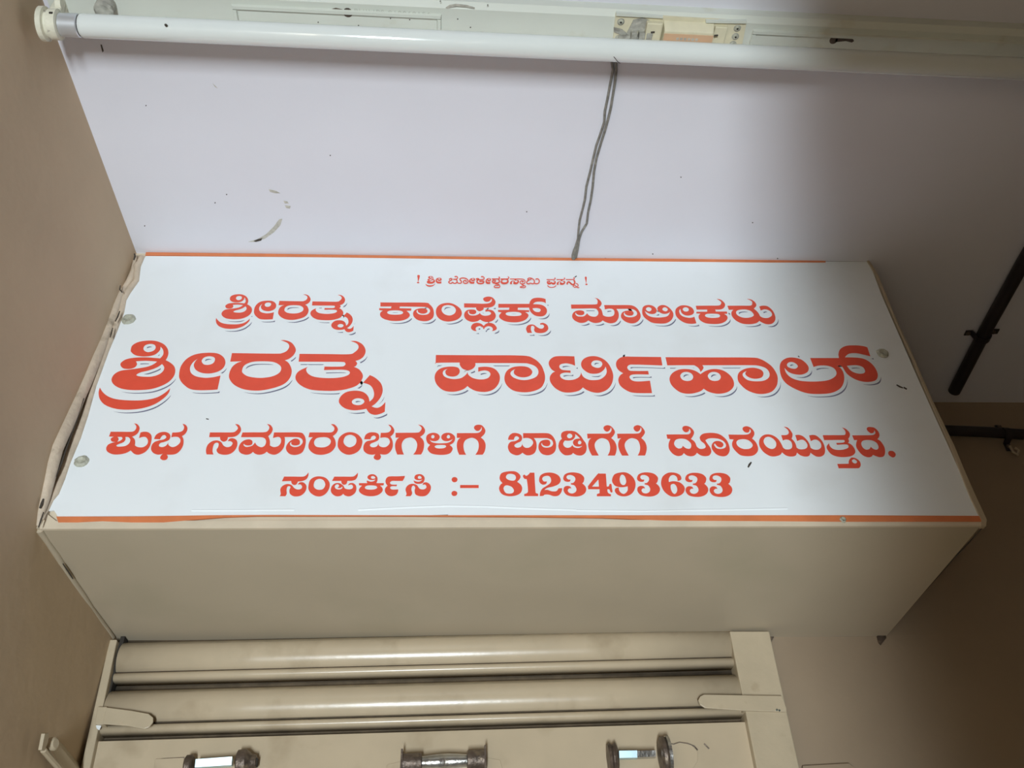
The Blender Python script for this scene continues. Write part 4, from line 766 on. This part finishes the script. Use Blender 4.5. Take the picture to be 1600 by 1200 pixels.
# embossed stiffening panels of the batten
def panel(x0, x1, ymid, hw):
    s0 = seat(x0, ymid, ZB)[0]; s1 = seat(x1, ymid, ZB)[0]; t0 = TB0+0.013; t1 = TB0+0.013+hw
    e = 0.0055
    sh = Sh()
    for a in ((s0, s1, t0, t0+e), (s0, s1, t1-e, t1), (s0, s0+e, t0+e, t1-e), (s1-e, s1, t0+e, t1-e)):
        sh.hexa([L(a[0], a[2], ZB), L(a[1], a[2], ZB), L(a[1], a[3], ZB), L(a[0], a[3], ZB)] +
                [L(a[0]+.001, a[2]+.001, ZB-0.0032), L(a[1]-.001, a[2]+.001, ZB-0.0032), L(a[1]-.001, a[3]-.001, ZB-0.0032), L(a[0]+.001, a[3]-.001, ZB-0.0032)])
    sh.build('embossed_panel', 'batten', lamp)
panel(365, 690, 25, 0.036); panel(1172, 1640, 60, 0.036)
# key-hole slots
def hole(px, py, k, flip=1):
    s, t = seat(px, py, ZB)
    z = ZB-0.0004
    sh = Sh(); pl = []
    for i in range(14): a = 2*math.pi*i/14; pl.append(L(s+flip*0.009+0.0055*k*math.cos(a), t+0.0055*k*math.sin(a), z))
    sh.prism(pl, (0, 0, 0.001))
    sh.prism([L(s+flip*0.007, t-0.0028*k, z), L(s-flip*0.004, t-0.0050*k, z), L(s-flip*0.010, t-0.0030*k, z), L(s-flip*0.014, t-0.0025*k, z), L(s-flip*0.016, t, z), L(s-flip*0.014, t+0.0022*k, z), L(s-flip*0.006, t+0.0005, z), L(s+flip*0.007, t+0.0028*k, z)], (0, 0, 0.001))
    sh.build('keyhole', 'rust', lamp)
hole(531, 19, 1.0); hole(1314, 63, 0.9, -1)
# smear and specks on the batten
def decal(poly, ax, val, m, name, root, th=0.0005):
    off = Vector((0, 0, 0)); off[ax] = th
    return Sh().prism([at(x, y, ax, val) for x, y in poly], off).build(name, m, root)
decal([(696, 12), (702, 8), (712, 6), (730, 8), (742, 12), (741, 14), (728, 11), (713, 10), (704, 12), (699, 14)], 2, ZB-0.0005, 'scuff', 'smear', lamp)
for x, y in ((688, 2), (715, 30), (735, 43), (762, 8), (610, 29), (497, 35), (640, 31), (560, 40)): decal([(x-1, y), (x, y-1.2), (x+1.3, y), (x, y+1)], 2, ZB-0.0004, 'speck', 'speck', lamp)
# tube
tb = Sh().lathe(L(0.0285, 0, ZT), dirx, [(0, 0.0110), (0.002, 0.0128), (0.004, 0.0130), (BL-0.06, 0.0130), (BL-0.056, 0.0115)], 40).build('glass_tube', 'glass', lamp, smooth=True, label='unlit white fluorescent tube')
Sh().lathe(L(0.008, 0, ZT), dirx, [(0, 0.0125), (0.019, 0.0127), (0.020, 0.0118)], 32).build('tube_cap', 'cap', lamp, smooth=True)
Sh().lathe(L(0.0272, 0, ZT), dirx, [(0, 0.0113), (0.0016, 0.0113)], 32).build('cap_gap', 'dark', lamp)
Sh().lathe(L(BL-0.031, 0, ZT), dirx, [(0, 0.0127), (0.020, 0.0125)], 32).build('tube_cap', 'cap', lamp, smooth=True)
for s, sg in ((0.0075, -1), (BL-0.0095, 1)):
    hd = Sh().lathe(L(s, 0, ZT), dirx*sg, [(0, 0.0135), (0.001, 0.0165), (0.010, 0.0165), (0.011, 0.0145), (0.0135, 0.0145), (0.0145, 0.0185), (0.020, 0.0185), (0.021, 0.012)], 28).build('lamp_holder', 'holder', lamp, smooth=True)
    lbox(Sh(), s+sg*0.006-.006, s+sg*0.006+.006, -0.013, 0.011, ZT+0.010, ZB+0.002).build('holder_foot', 'holder', lamp, bevel=0.002)
    Sh().lathe(L(s, -0.012, ZT+0.022), dirx*sg, [(0, 0.008), (0.006, 0.008), (0.007, 0.005)], 14).build('holder_clip', 'holder', lamp, smooth=True)
    lbox(Sh(), s+sg*0.004-.0018, s+sg*0.004+.0018, -0.0167, -0.0150, ZT-0.006, ZT-0.004).build('holder_slot', 'dark', lamp)
# starter canister seen behind the tube near the left end
p = L(0.052, -0.010, ZB)
Sh().lathe(p, (0, 0, -1), [(0, 0.0105), (0.014, 0.0105), (0.016, 0.008)], 18).build('starter', 'dirt', lamp, smooth=True, label='grimy grey starter knob')
# ballast plate, ballast and terminal block
def q(poly, z): return [at(x, y, 2, z) for x, y in poly]
Sh().prism(q([(962, 21), (1167, 33), (1158, 78), (957, 70)], ZB-0.0022), (0, 0, 0.0022)).build('gear_plate', 'cream', lamp, label='cream plate carrying the ballast')
Sh().prism(q([(963, 20), (1036, 26), (1036, 29), (963, 25)], ZB-0.005), (0, 0, 0.004)).build('plate_lip', 'batten', lamp)
Sh().prism(q([(1103, 32), (1167, 33), (1166, 37), (1103, 36)], ZB-0.005), (0, 0, 0.004)).build('plate_lip', 'batten', lamp)
sd = seat(1070, 60, ZB); s0, s1 = sd[0]-0.030, sd[0]+0.030; t0 = TB0+0.006
Sh().hexa([L(s0, t0, ZB-.002), L(s1, t0, ZB-.002), L(s1, t0+.040, ZB-.002), L(s0, t0+.040, ZB-.002), L(s0+.001, t0+.007, ZB-.014), L(s1-.001, t0+.007, ZB-.014), L(s1-.001, t0+.030, ZB-.014), L(s0+.001, t0+.030, ZB-.014)]).build('ballast', 'cream', lamp, bevel=0.0012)
lbox(Sh(), s0+.001, s1-.001, t0+.0100, t0+.0295, ZB-.0146, ZB-.0138).build('ballast_label', 'label', lamp, label='salmon label on the ballast')
for k in range(6):
    lbox(Sh(), s0+.016+k*.0045, s0+.019+k*.0045, t0+.0140, t0+.0170, ZB-.0149, ZB-.0145).build('label_print', 'scuff', lamp)
for k in range(4):
    lbox(Sh(), s0+.016+k*.008, s0+.020+k*.008, t0+.0210, t0+.0240, ZB-.0149, ZB-.0145).build('label_print', 'scuff', lamp)
sh = Sh(); lbox(sh, s0-.020, s0-.002, t0+.001, t0+.036, ZB-.010, ZB-.002); sh.build('ballast_flange', 'cream', lamp, bevel=0.001)
sh = Sh(); lbox(sh, s1+.001, s1+.016, t0+.003, t0+.036, ZB-.007, ZB-.002); sh.build('ballast_flange', 'cream', lamp, bevel=0.001)
sd = seat(1000, 52, ZB); tbk = Sh()
for k in range(3): lbox(tbk, sd[0]-.012+k*.009, sd[0]-.005+k*.009, sd[1]-.006, sd[1]+.016, ZB-.013+.001*k, ZB-.002)
lbox(tbk, sd[0]-.026, sd[0]+.016, sd[1]+.002, sd[1]+.020, ZB-.007, ZB-.002)
tbk.build('terminal_block', 'dirt', lamp, bevel=0.001, label='dusty grey terminal block')
Sh().prism(q([(990, 31), (1004, 28), (1017, 33), (1016, 50), (1002, 46), (990, 52), (976, 66), (976, 58), (983, 45)], ZB-0.0032), (0, 0, 0.001)).build('soot_patch', 'dirt', lamp)
Sh().prism(q([(959, 43), (972, 46), (984, 56), (978, 60), (968, 54), (959, 50)], ZB-0.0032), (0, 0, 0.001)).build('soot_patch', 'dirt', lamp)
for x, y in ((970, 34), (966, 60), (1152, 44), (1149, 57), (1145, 69)):
    p = at(x, y, 2, ZB-0.002); o = Sh().lathe(p, (0, 0, -1), [(0, 0.0034), (0.001, 0.0034), (0.0018, 0.0024)], 14).build('screw', 'screw', lamp, smooth=True)
    Sh().lathe(p, (0, 0, -1), [(0.0015, 0.0012), (0.0021, 0.0012)], 8).build('screw_slot', 'dark', lamp)
    Sh().lathe(p, (0, 0, -1), [(0, 0.0044), (0.0006, 0.0042)], 16).build('washer', 'dirt', lamp)
for x, y in ((1020, 51), (1119, 56)): decal([(x-3, y-1), (x+3, y-1.5), (x+3, y+.5), (x-3, y+1)], 2, ZB-0.011, 'speck', 'slot', lamp, 0.001)
# moulded maker's mark on the batten (very faint)
fc = bpy.data.curves.new('moulded_mark', 'FONT'); fc.body = 'PHILIPS 919060156'; fc.size = 0.0095; fc.extrude = 0.0002; fc.space_character = 1.15
ob = bpy.data.objects.new('moulded_mark', fc); C.objects.link(ob); bpy.context.view_layer.update()
me = bpy.data.meshes.new_from_object(ob); bpy.data.objects.remove(ob)
p = at(553, 22, 2, ZB-0.0004)
me.transform(Matrix(((dirx.x, -diry.x, 0, p.x), (dirx.y, -diry.y, 0, p.y), (0, 0, -1, p.z), (0, 0, 0, 1))))
put(link('moulded_mark', me, 'mark'), lamp)
# insect leg / hair on the tube
Sh().tube([at(957, 86, 2, ZT-0.012), at(961, 91, 2, ZT-0.0135), at(965, 96, 2, ZT-0.013), at(969, 99, 2, ZT-0.011)], 0.0004, 5).build('hair', 'speck', lamp)
Sh().lathe(at(259, 40, 2, ZT-0.0118), (0, 0, 1), [(0, 0.0012), (0.001, 0.0018)], 8).build('speck', 'speck', lamp)

# ---------------------------------------------------------------- cable on the ceiling
cab = thing('twin_cable', 'thin dark two-core cable sagging across the white ceiling to the sign', 'cable', at(930, 250, 2, H))
zc = H - 0.004
ca = [(955, 90), (958, 110), (954, 130), (949, 155), (945, 172), (944, 190), (938, 210), (932, 228), (927, 248), (922, 268), (916, 290), (914, 310), (911, 325), (906, 345), (904, 360), (903, 372), (899, 385), (896, 402)]
cb = [(962, 90), (963, 110), (961, 130), (957, 152), (954, 168), (950, 185), (945, 205), (939, 225), (932, 248), (928, 268), (926, 290), (923, 312), (919, 332), (917, 350), (909, 362), (905, 372), (903, 385), (900, 402)]
for pl in (ca, cb):
    Sh().tube([at(x, y, 2, zc) + Vector((0, 0, 0.0015*math.sin(i*1.1))) for i, (x, y) in enumerate(pl)], 0.0017, 8).build('cable_core', 'wire', cab, smooth=True)
Sh().tube([at(x, y, 2, zc-.0005) for x, y in ((901, 382), (899, 390), (897, 398), (896, 404))], [0.0016, 0.0035, 0.0038, 0.003], 8).build('taped_end', 'wire', cab, smooth=True, label='taped green-grey end of the cable')
# scuffs on the ceiling
ceil = bpy.data.objects['ceiling']
decal([(388, 378), (402, 374), (416, 366), (428, 354), (436, 343), (441, 342), (438, 352), (428, 363), (414, 373), (400, 378)], 2, H-0.0004, 'scuff', 'scuff', ceil)
decal([(396, 377), (402, 374), (410, 372), (408, 376), (400, 378)], 2, H-0.0006, 'speck', 'scuff', ceil)
for pl in ([(420, 296), (430, 298), (438, 302), (430, 302), (422, 300)], [(443, 314), (449, 315), (451, 318), (445, 318)], [(445, 321), (454, 322), (453, 326), (447, 325)], [(332, 130), (336, 134), (340, 138), (336, 136)]):
    decal(pl, 2, H-0.0004, 'scuff', 'scuff', ceil)
decal([(157, 70), (159, 70), (162, 80), (160, 82)], 2, H-0.0004, 'speck', 'scuff', ceil)
for x, y in ((228, 165), (336, 317), (354, 304), (226, 353), (516, 243), (1064, 277), (1176, 348), (823, 331), (1020, 397), (946, 404), (1215, 404)): decal([(x-1, y), (x, y-1), (x+1, y), (x, y+1.2)], 2, H-0.0004, 'speck', 'speck', ceil)

# ---------------------------------------------------------------- rolling shutter
YS = D
shut = thing('rolling_shutter', 'beige enamelled rolling shutter with two ribbed slats and a flat bottom plate', 'shutter', (0.43, YS, FLOOR))
XL, XR = 0.0145, 0.866
def zl(py): return at(172, py, 1, YS).z
SL = 0.0135
def slat(ztop, zbot, zbead0, zbead1, name='slat'):
    """ztop..zbot: convex face; zbead0..zbead1: rolled bead under it (heights at the left end)"""
    pr_ = []
    n = 14
    pr_.append((YS+0.0102, ztop)); zs = ztop+(zbot-ztop)*0.15; pr_.append((YS+0.0102, zs+0.0005))
    for i in range(n+1):
        t = i/n; z = zs+(zbot-zs)*t; u = -0.995+1.80*t
        pr_.append((YS+0.0102-0.0250*math.sqrt(max(0, 1-u*u)), z))
    pr_.append((YS+0.006, zbot-0.0008)); pr_.append((YS+0.006, zbead0+0.0008))
    r = (zbead0-zbead1)/2; zc_ = (zbead0+zbead1)/2
    for i in range(7):
        a = math.pi/2 - math.pi*i/6; pr_.append((YS-0.004-1.1*r*math.cos(a), zc_+r*math.sin(a)))
    pr_.append((YS+0.0102, zbead1-0.0005)); 
    v = []; f = []
    xs = [XL, 0.2, 0.43, 0.65, XR]
    for x in xs:
        for y, z in pr_: v.append((x, y, z+(x-XL)*SL))
    k = len(pr_)
    for i in range(len(xs)-1):
        for j in range(k-1): f.append([i*k+j, i*k+j+1, (i+1)*k+j+1, (i+1)*k+j])
    b = len(v)
    for x in xs:
        for y, z in pr_[::-1]: v.append((x, YS+0.011, z+(x-XL)*SL))
    o = mesh(name, v[:b], f, 'slat', None, True)
    o.data.set_sharp_from_angle(angle=math.radians(50))
    o.data.materials.append(M['shade_grime']); o.data.materials.append(M['half_shade'])      # shade of the recesses painted in, with some dirt
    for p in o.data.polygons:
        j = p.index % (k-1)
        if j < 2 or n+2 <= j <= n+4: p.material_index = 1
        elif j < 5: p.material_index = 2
    md = o.modifiers.new('thick', 'SOLIDIFY'); md.thickness = 0.0012; md.offset = 0
    put(o, shut); return o
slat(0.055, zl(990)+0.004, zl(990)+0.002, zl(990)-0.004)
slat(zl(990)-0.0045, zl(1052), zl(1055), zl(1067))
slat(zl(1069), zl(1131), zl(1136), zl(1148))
zt = zl(1160)
pz = lambda x: zt+(x-XL)*SL
Sh().prism([(XL, YS-0.006, pz(XL)), (XR, YS-0.006, pz(XR)), (XR, YS-0.006, -0.42), (XL, YS-0.006, -0.42)], (0, 0.012, 0)).build('bottom_plate', 'slat', shut, bevel=0.001)
Sh().prism([(XL, YS+0.0110, 0.05), (XR, YS+0.0110, 0.06), (XR, YS+0.0110, -0.42), (XL, YS+0.0110, -0.42)], (0, 0.0008, 0)).build('backing', 'shade_grime', shut)
k = 0
z = -0.42
while z > FLOOR+0.05:                # the shutter goes on below the frame
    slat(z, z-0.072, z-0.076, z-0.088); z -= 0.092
# hardware on the bottom plate
YP = YS-0.006
def pp(x, y, off=0.0): return at(x, y, 1, YP-off)
# centre pull handle
hr = thing_ = bpy.data.objects.new('pull_handle', None)
C.objects.link(hr); hr.location = pp(693, 1190, 0.02) - shut.location; hr.parent = shut; hr['label'] = 'dark steel roller handle with bright barrel'
c0 = pp(628, 1193, 0.022); c1 = pp(758, 1187, 0.022); ax = (c1-c0).normalized(); ln_ = (c1-c0).length
Sh().lathe(c0, ax, [(0, 0.0115), (0.024*1, 0.0115), (0.025, 0.010)], 22).build('collar', 'rust', hr, smooth=True)
Sh().lathe(c1, -ax, [(0, 0.0120), (0.022, 0.0120), (0.023, 0.010)], 22).build('collar', 'rust', hr, smooth=True)
Sh().lathe(c0+ax*0.025, ax, [(0, 0.0075), ((ln_-.048)*.25, 0.0088), ((ln_-.048)*.48, 0.0095), ((ln_-.048)*.5, 0.0090), ((ln_-.048)*.52, 0.0095), ((ln_-.048)*.75, 0.0088), (ln_-.048, 0.0075)], 26).build('barrel', 'steel', hr, smooth=True)
for c, sg in ((c0, -1), (c1, 1)):
    Sh().box((c.x-0.0012, c.y-0.013, c.z-0.013), (c.x+0.0012, YP, c.z+0.014)).build('bracket', 'rust', hr)
    Sh().prism([(c.x+sg*0.0, YP-.001, c.z+0.010), (c.x+sg*0.020, YP-.001, c.z+0.006), (c.x+sg*0.024, YP-.001, c.z-0.010), (c.x+sg*0.020, YP-.001, c.z-0.03), (c.x, YP-.001, c.z-0.03)], (0, 0.002, 0)).build('mounting_plate', 'slat', hr, bevel=0.0008)
# left sliding bolt
lb = bpy.data.objects.new('sliding_bolt', None); C.objects.link(lb); lb.location = pp(340, 1190, 0.01)-shut.location; lb.parent = shut; lb['label'] = 'left sliding bolt with a bright bar between two rusty eyes'
c0 = pp(292, 1199, 0.016); c1 = pp(375, 1192, 0.016); ax = (c1-c0).normalized()
Sh().lathe(c0-ax*0.002, ax, [(0, 0.012), (0.002, 0.0145), (0.008, 0.0145), (0.010, 0.012)], 22).build('eye', 'rust', lb, smooth=True)
Sh().lathe(c1-ax*0.004, ax, [(0, 0.012), (0.002, 0.0155), (0.012, 0.0155), (0.018, 0.010), (0.024, 0.008)], 22).build('eye', 'rust', lb, smooth=True)
b0 = pp(306, 1194, 0.020); b1 = pp(363, 1190, 0.020)
Sh().hexa([b0+Vector((0, -.005, .0045)), b1+Vector((0, -.005, .0045)), b1+Vector((0, -.002, -.0045)), b0+Vector((0, -.002, -.0045)), b0+Vector((0, .006, .0045)), b1+Vector((0, .006, .0045)), b1+Vector((0, .006, -.0045)), b0+Vector((0, .006, -.0045))]).build('bolt_bar', 'chrome', lb, label='bright bolt bar')
e0 = pp(389, 1191, 0.014)
Sh().box((e0.x, e0.y-.004, e0.z-.005), (e0.x+.011, e0.y+.004, e0.z+.004)).build('bolt_tip', 'dark', lb)
Sh().prism([pp(243, 1186), pp(288, 1184), pp(288, 1215), pp(238, 1215)], (0, -0.002, 0)).build('mounting_plate', 'slat', lb, bevel=0.001)
# right sliding bolt
rb = bpy.data.objects.new('sliding_bolt', None); C.objects.link(rb); rb.location = pp(990, 1180, 0.01)-shut.location; rb.parent = shut; rb['label'] = 'right sliding bolt with a short bright bar'
c0 = pp(955, 1185, 0.016); c1 = pp(1036, 1180, 0.018); ax = (c1-c0).normalized()
Sh().lathe(c0-ax*0.004, ax, [(0, 0.017), (0.003, 0.019), (0.006, 0.0165), (0.007, 0.0165), (0.010, 0.019), (0.012, 0.016)], 24).build('eye', 'rust', rb, smooth=True)
Sh().lathe(c1-ax*0.004, ax, [(0, 0.018), (0.002, 0.0225), (0.006, 0.0228), (0.0085, 0.021)], 26).build('eye', 'rust', rb, smooth=True)
Sh().lathe(c1+ax*0.0045, ax, [(0, 0.0232), (0.004, 0.0232)], 26).build('rim', 'steel', rb)
b0 = pp(967, 1180, 0.020); b1 = pp(995, 1179.5, 0.020); b2 = pp(1024, 1178.5, 0.018)
def bar(a, b, h, root, m, nm):
    Sh().hexa([a+Vector((0, -.005, h)), b+Vector((0, -.005, h)), b+Vector((0, -.002, -h)), a+Vector((0, -.002, -h)), a+Vector((0, .006, h)), b+Vector((0, .006, h)), b+Vector((0, .006, -h)), a+Vector((0, .006, -h))]).build(nm, m, root)
bar(b0, b1, .004, rb, 'chrome', 'bolt_bar'); bar(b1, b2, .0035, rb, 'steel', 'bolt_shank')
Sh().prism([pp(1044, 1163), pp(1062, 1160), pp(1080, 1164), pp(1090, 1175), pp(1090, 1190), pp(1080, 1205), pp(1044, 1215)], (0, -0.0016, 0)).build('mounting_plate', 'slat', rb, bevel=0.0008)
for pl in ([(1042, 1161), (1052, 1163), (1062, 1160), (1075, 1162), (1085, 1166), (1090, 1172)], [(243, 1187), (255, 1186), (270, 1185), (288, 1184)], [(1100, 1162), (1104, 1166), (1108, 1170)], [(1190, 1160), (1188, 1163)]):
    Sh().tube([pp(x, y, 0.001) for x, y in pl], 0.0009, 6).build('paint_ridge', 'rust', shut)

# ---------------------------------------------------------------- guide rails with stop tabs
gl = thing('guide_rail', 'narrow chipped beige guide rail at the left wall beside the shutter', 'guide rail', (0.006, YS, FLOOR), 'rails guiding the shutter')
Sh().prism([at(171, 999, 1, YS-.016), at(183, 999, 1, YS-.016), at(140, 1203, 1, YS-.016), at(125, 1203, 1, YS-.016)], (0, 0.027, 0)).build('channel', 'guide', gl, bevel=0.0015)
Sh().box((0.0, YS-.008, FLOOR), (0.011, YS+.012, at(130, 1200, 1, YS-.008).z)).build('channel_foot', 'guide', gl)
Sh().box((0.009, YS-.006, -0.4), (0.0145, YS+.011, 0.002)).build('channel_slot', 'dark', gl)
tabL = [(166, 1105), (205, 1110), (232, 1115), (239, 1121), (239, 1128), (233, 1136), (225, 1139), (200, 1134), (160, 1131)]
Sh().prism([at(x, y, 1, YS-.024) for x, y in tabL], (0, 0.003, 0)).build('stop_tab', 'guide', gl, bevel=0.0008, label='rounded stop tab bent over the slats')
Sh().prism([at(x, y, 1, YS-.0225) for x, y in ((152, 1104), (167, 1104), (163, 1132), (148, 1131))], (0, 0.018, 0)).build('tab_root', 'guide', gl, bevel=0.001)
gr = thing('guide_rail', 'wide flat beige guide rail on the right side of the shutter', 'guide rail', (0.892, YS, FLOOR), 'rails guiding the shutter')
Sh().prism([at(1140, 986, 1, YS-.018), at(1202, 986, 1, YS-.018), at(1250, 1203, 1, YS-.018), at(1183, 1203, 1, YS-.018)], (0, 0.029, 0)).build('channel', 'guide', gr, bevel=0.0015)
Sh().box((0.864, YS-.008, FLOOR), (0.920, YS+.012, at(1200, 1201, 1, YS-.008).z)).build('channel_foot', 'guide', gr)
tabR = [(1222, 1087), (1160, 1086), (1100, 1085), (1094, 1088), (1091, 1094), (1094, 1101), (1102, 1106), (1160, 1110), (1229, 1112), (1229, 1106)]
Sh().prism([at(x, y, 1, YS-.028) for x, y in tabR], (0, 0.003, 0)).build('stop_tab', 'guide', gr, bevel=0.0008, label='rounded stop tab welded across the right rail')
Sh().prism([at(x, y, 1, YS-.024) for x, y in ((1160, 1088), (1221, 1089), (1228, 1111), (1163, 1109))], (0, 0.016, 0)).build('tab_root', 'guide', gr, bevel=0.001)
for x, y in ((1218, 1110), (1214, 1109)): decal([(x-2, y), (x, y-2), (x+2, y), (x, y+2)], 1, YS-.0287, 'chrome', 'bare_metal', gr)
decal([(150, 1134), (155, 1130), (158, 1135), (155, 1141), (151, 1138)], 1, YS-.0168, 'sheet', 'paint_chip', gl)

# ---------------------------------------------------------------- bracket on the left wall
XB = 0.012
br = thing('wall_bracket', 'beige painted strap bracket with a bolt head on the left wall', 'bracket', at(90, 1180, 0, 0.0))
Sh().hexa([at(77, 1158, 0, 0.0), at(94, 1158, 0, 0.0), at(150, 1225, 0, 0.0), at(115, 1225, 0, 0.0), at(76, 1160, 0, XB), at(92, 1162, 0, XB), at(140, 1225, 0, XB), at(105, 1225, 0, XB)]).build('strap', 'guide', br, bevel=0.001)
Sh().tube([at(68, 1172, 0, XB), at(80, 1186, 0, XB), at(95, 1203, 0, XB), at(110, 1222, 0, XB)], 0.0035, 8).build('strap_edge', 'guide', br, smooth=True)
pb = at(78, 1163, 0, XB)
Sh().lathe(pb, (1, -0.3, 0), [(0, 0.0075), (0.006, 0.0075), (0.008, 0.005)], 12).build('bolt_head', 'guide', br, smooth=True)
Sh().prism([at(70, 1146, 0, XB+.006), at(77, 1145, 0, XB+.006), at(75, 1160, 0, XB+.006), at(70, 1173, 0, XB+.006), at(65, 1172, 0, XB+.006)], (-0.004, 0, 0)).build('flange', 'guide', br, bevel=0.0006)

# ---------------------------------------------------------------- conduits at the right
cp_ = thing('ceiling_conduit', 'black conduit running diagonally along the ceiling beyond the sign', 'conduit', at(1540, 530, 2, H))
r = 0.0105; zc = H - r - 0.001
Sh().tube([at(1668, 290, 2, zc), at(1600, 408, 2, zc), at(1540, 516, 2, zc), at(1491, 611, 2, zc)], r, 16).build('pipe', 'pipe', cp_, smooth=True)
dd = (at(1491, 611, 2, zc)-at(1600, 408, 2, zc)).normalized(); nn = Vector((-dd.y, dd.x, 0)); pc = at(1535, 525, 2, zc)
def saddle(pc, dd, nn, upv, root):
    pts = [pc - nn*0.030 + upv*r*0.9, pc - nn*(r+.004) + upv*r*0.9]
    for i in range(9):
        a = math.pi*i/8; pts.append(pc - nn*math.cos(a)*(r+.0012) - upv*math.sin(a)*(r+.0012))
    pts += [pc + nn*(r+.004) + upv*r*0.9, pc + nn*0.026 + upv*r*0.9]
    v = []; f = []
    for p in pts:
        for s_ in (-1, 1): v.append(p+dd*0.0055*s_)
    for i in range(len(pts)-1): f.append([2*i, 2*i+1, 2*i+3, 2*i+2])
    o = mesh('saddle_clip', v, f, 'pipe'); md = o.modifiers.new('t', 'SOLIDIFY'); md.thickness = 0.0016; put(o, root)
    for s_ in (-1, 1):
        Sh().lathe(pc + nn*0.021*s_ + upv*r*0.8, -upv, [(0, 0.004), (0.003, 0.0032)], 10).build('screw', 'rust', root)
saddle(pc, dd, nn, Vector((0, 0, 1)), cp_)
cw = thing('wall_conduit', 'black conduit running level along the back wall out from behind the box', 'conduit', (1.45, 0.32, 0.35))
yc = 0.3315 - r - 0.002
P0 = at(1440, 671, 1, yc); P1 = at(1660, 683, 1, yc)
Sh().tube([P0, at(1540, 675, 1, yc), P1, P1+(P1-P0)*3], 0.0095, 16).build('pipe', 'pipe', cw, smooth=True)
pc = at(1571, 679, 1, yc); dd = (P1-P0).normalized(); nn = Vector((0, 0, 1))
r = 0.0095; saddle(pc, dd, nn, Vector((0, 1, 0)), cw)
Sh().tube([at(1578, 697, 1, yc-.004), at(1583, 706, 1, yc-.006), at(1590, 711, 1, yc-.006), at(1592, 704, 1, yc-.004), at(1586, 700, 1, yc-.002)], 0.0022, 8).build('clip_hook', 'guide', cw, smooth=True, label='pale bent hook on the clip')

# ---------------------------------------------------------------- small cover on the back wall at the bottom edge
jb = thing('cover_plate', 'beige painted cover plate on the wall beside the right guide rail', 'cover plate', at(1300, 1215, 1, YW))
Sh().prism([at(1254, 1196, 1, YW-.006), at(1290, 1194, 1, YW-.006), at(1327, 1192, 1, YW-.006), at(1335, 1199, 1, YW-.006), at(1348, 1290, 1, YW-.006), at(1272, 1290, 1, YW-.006)], (0, 0.006, 0)).build('plate', 'backwall', jb, bevel=0.001)
# dark patches at the gap under the box at its rear right corner
bw = bpy.data.objects['wall_back']
Sh().prism([at(x, y, 1, YW-.003) for x, y in ((1370, 990), (1384, 990), (1385, 997), (1377, 1007), (1373, 1003))], (0, 0.003, 0)).build('dark_patch', 'rust', bw)
Sh().prism([at(x, y, 1, YW-.002) for x, y in ((1203, 989), (1212, 990), (1207, 1000), (1205, 1004))], (0, 0.002, 0)).build('dark_patch', 'rust', bw)
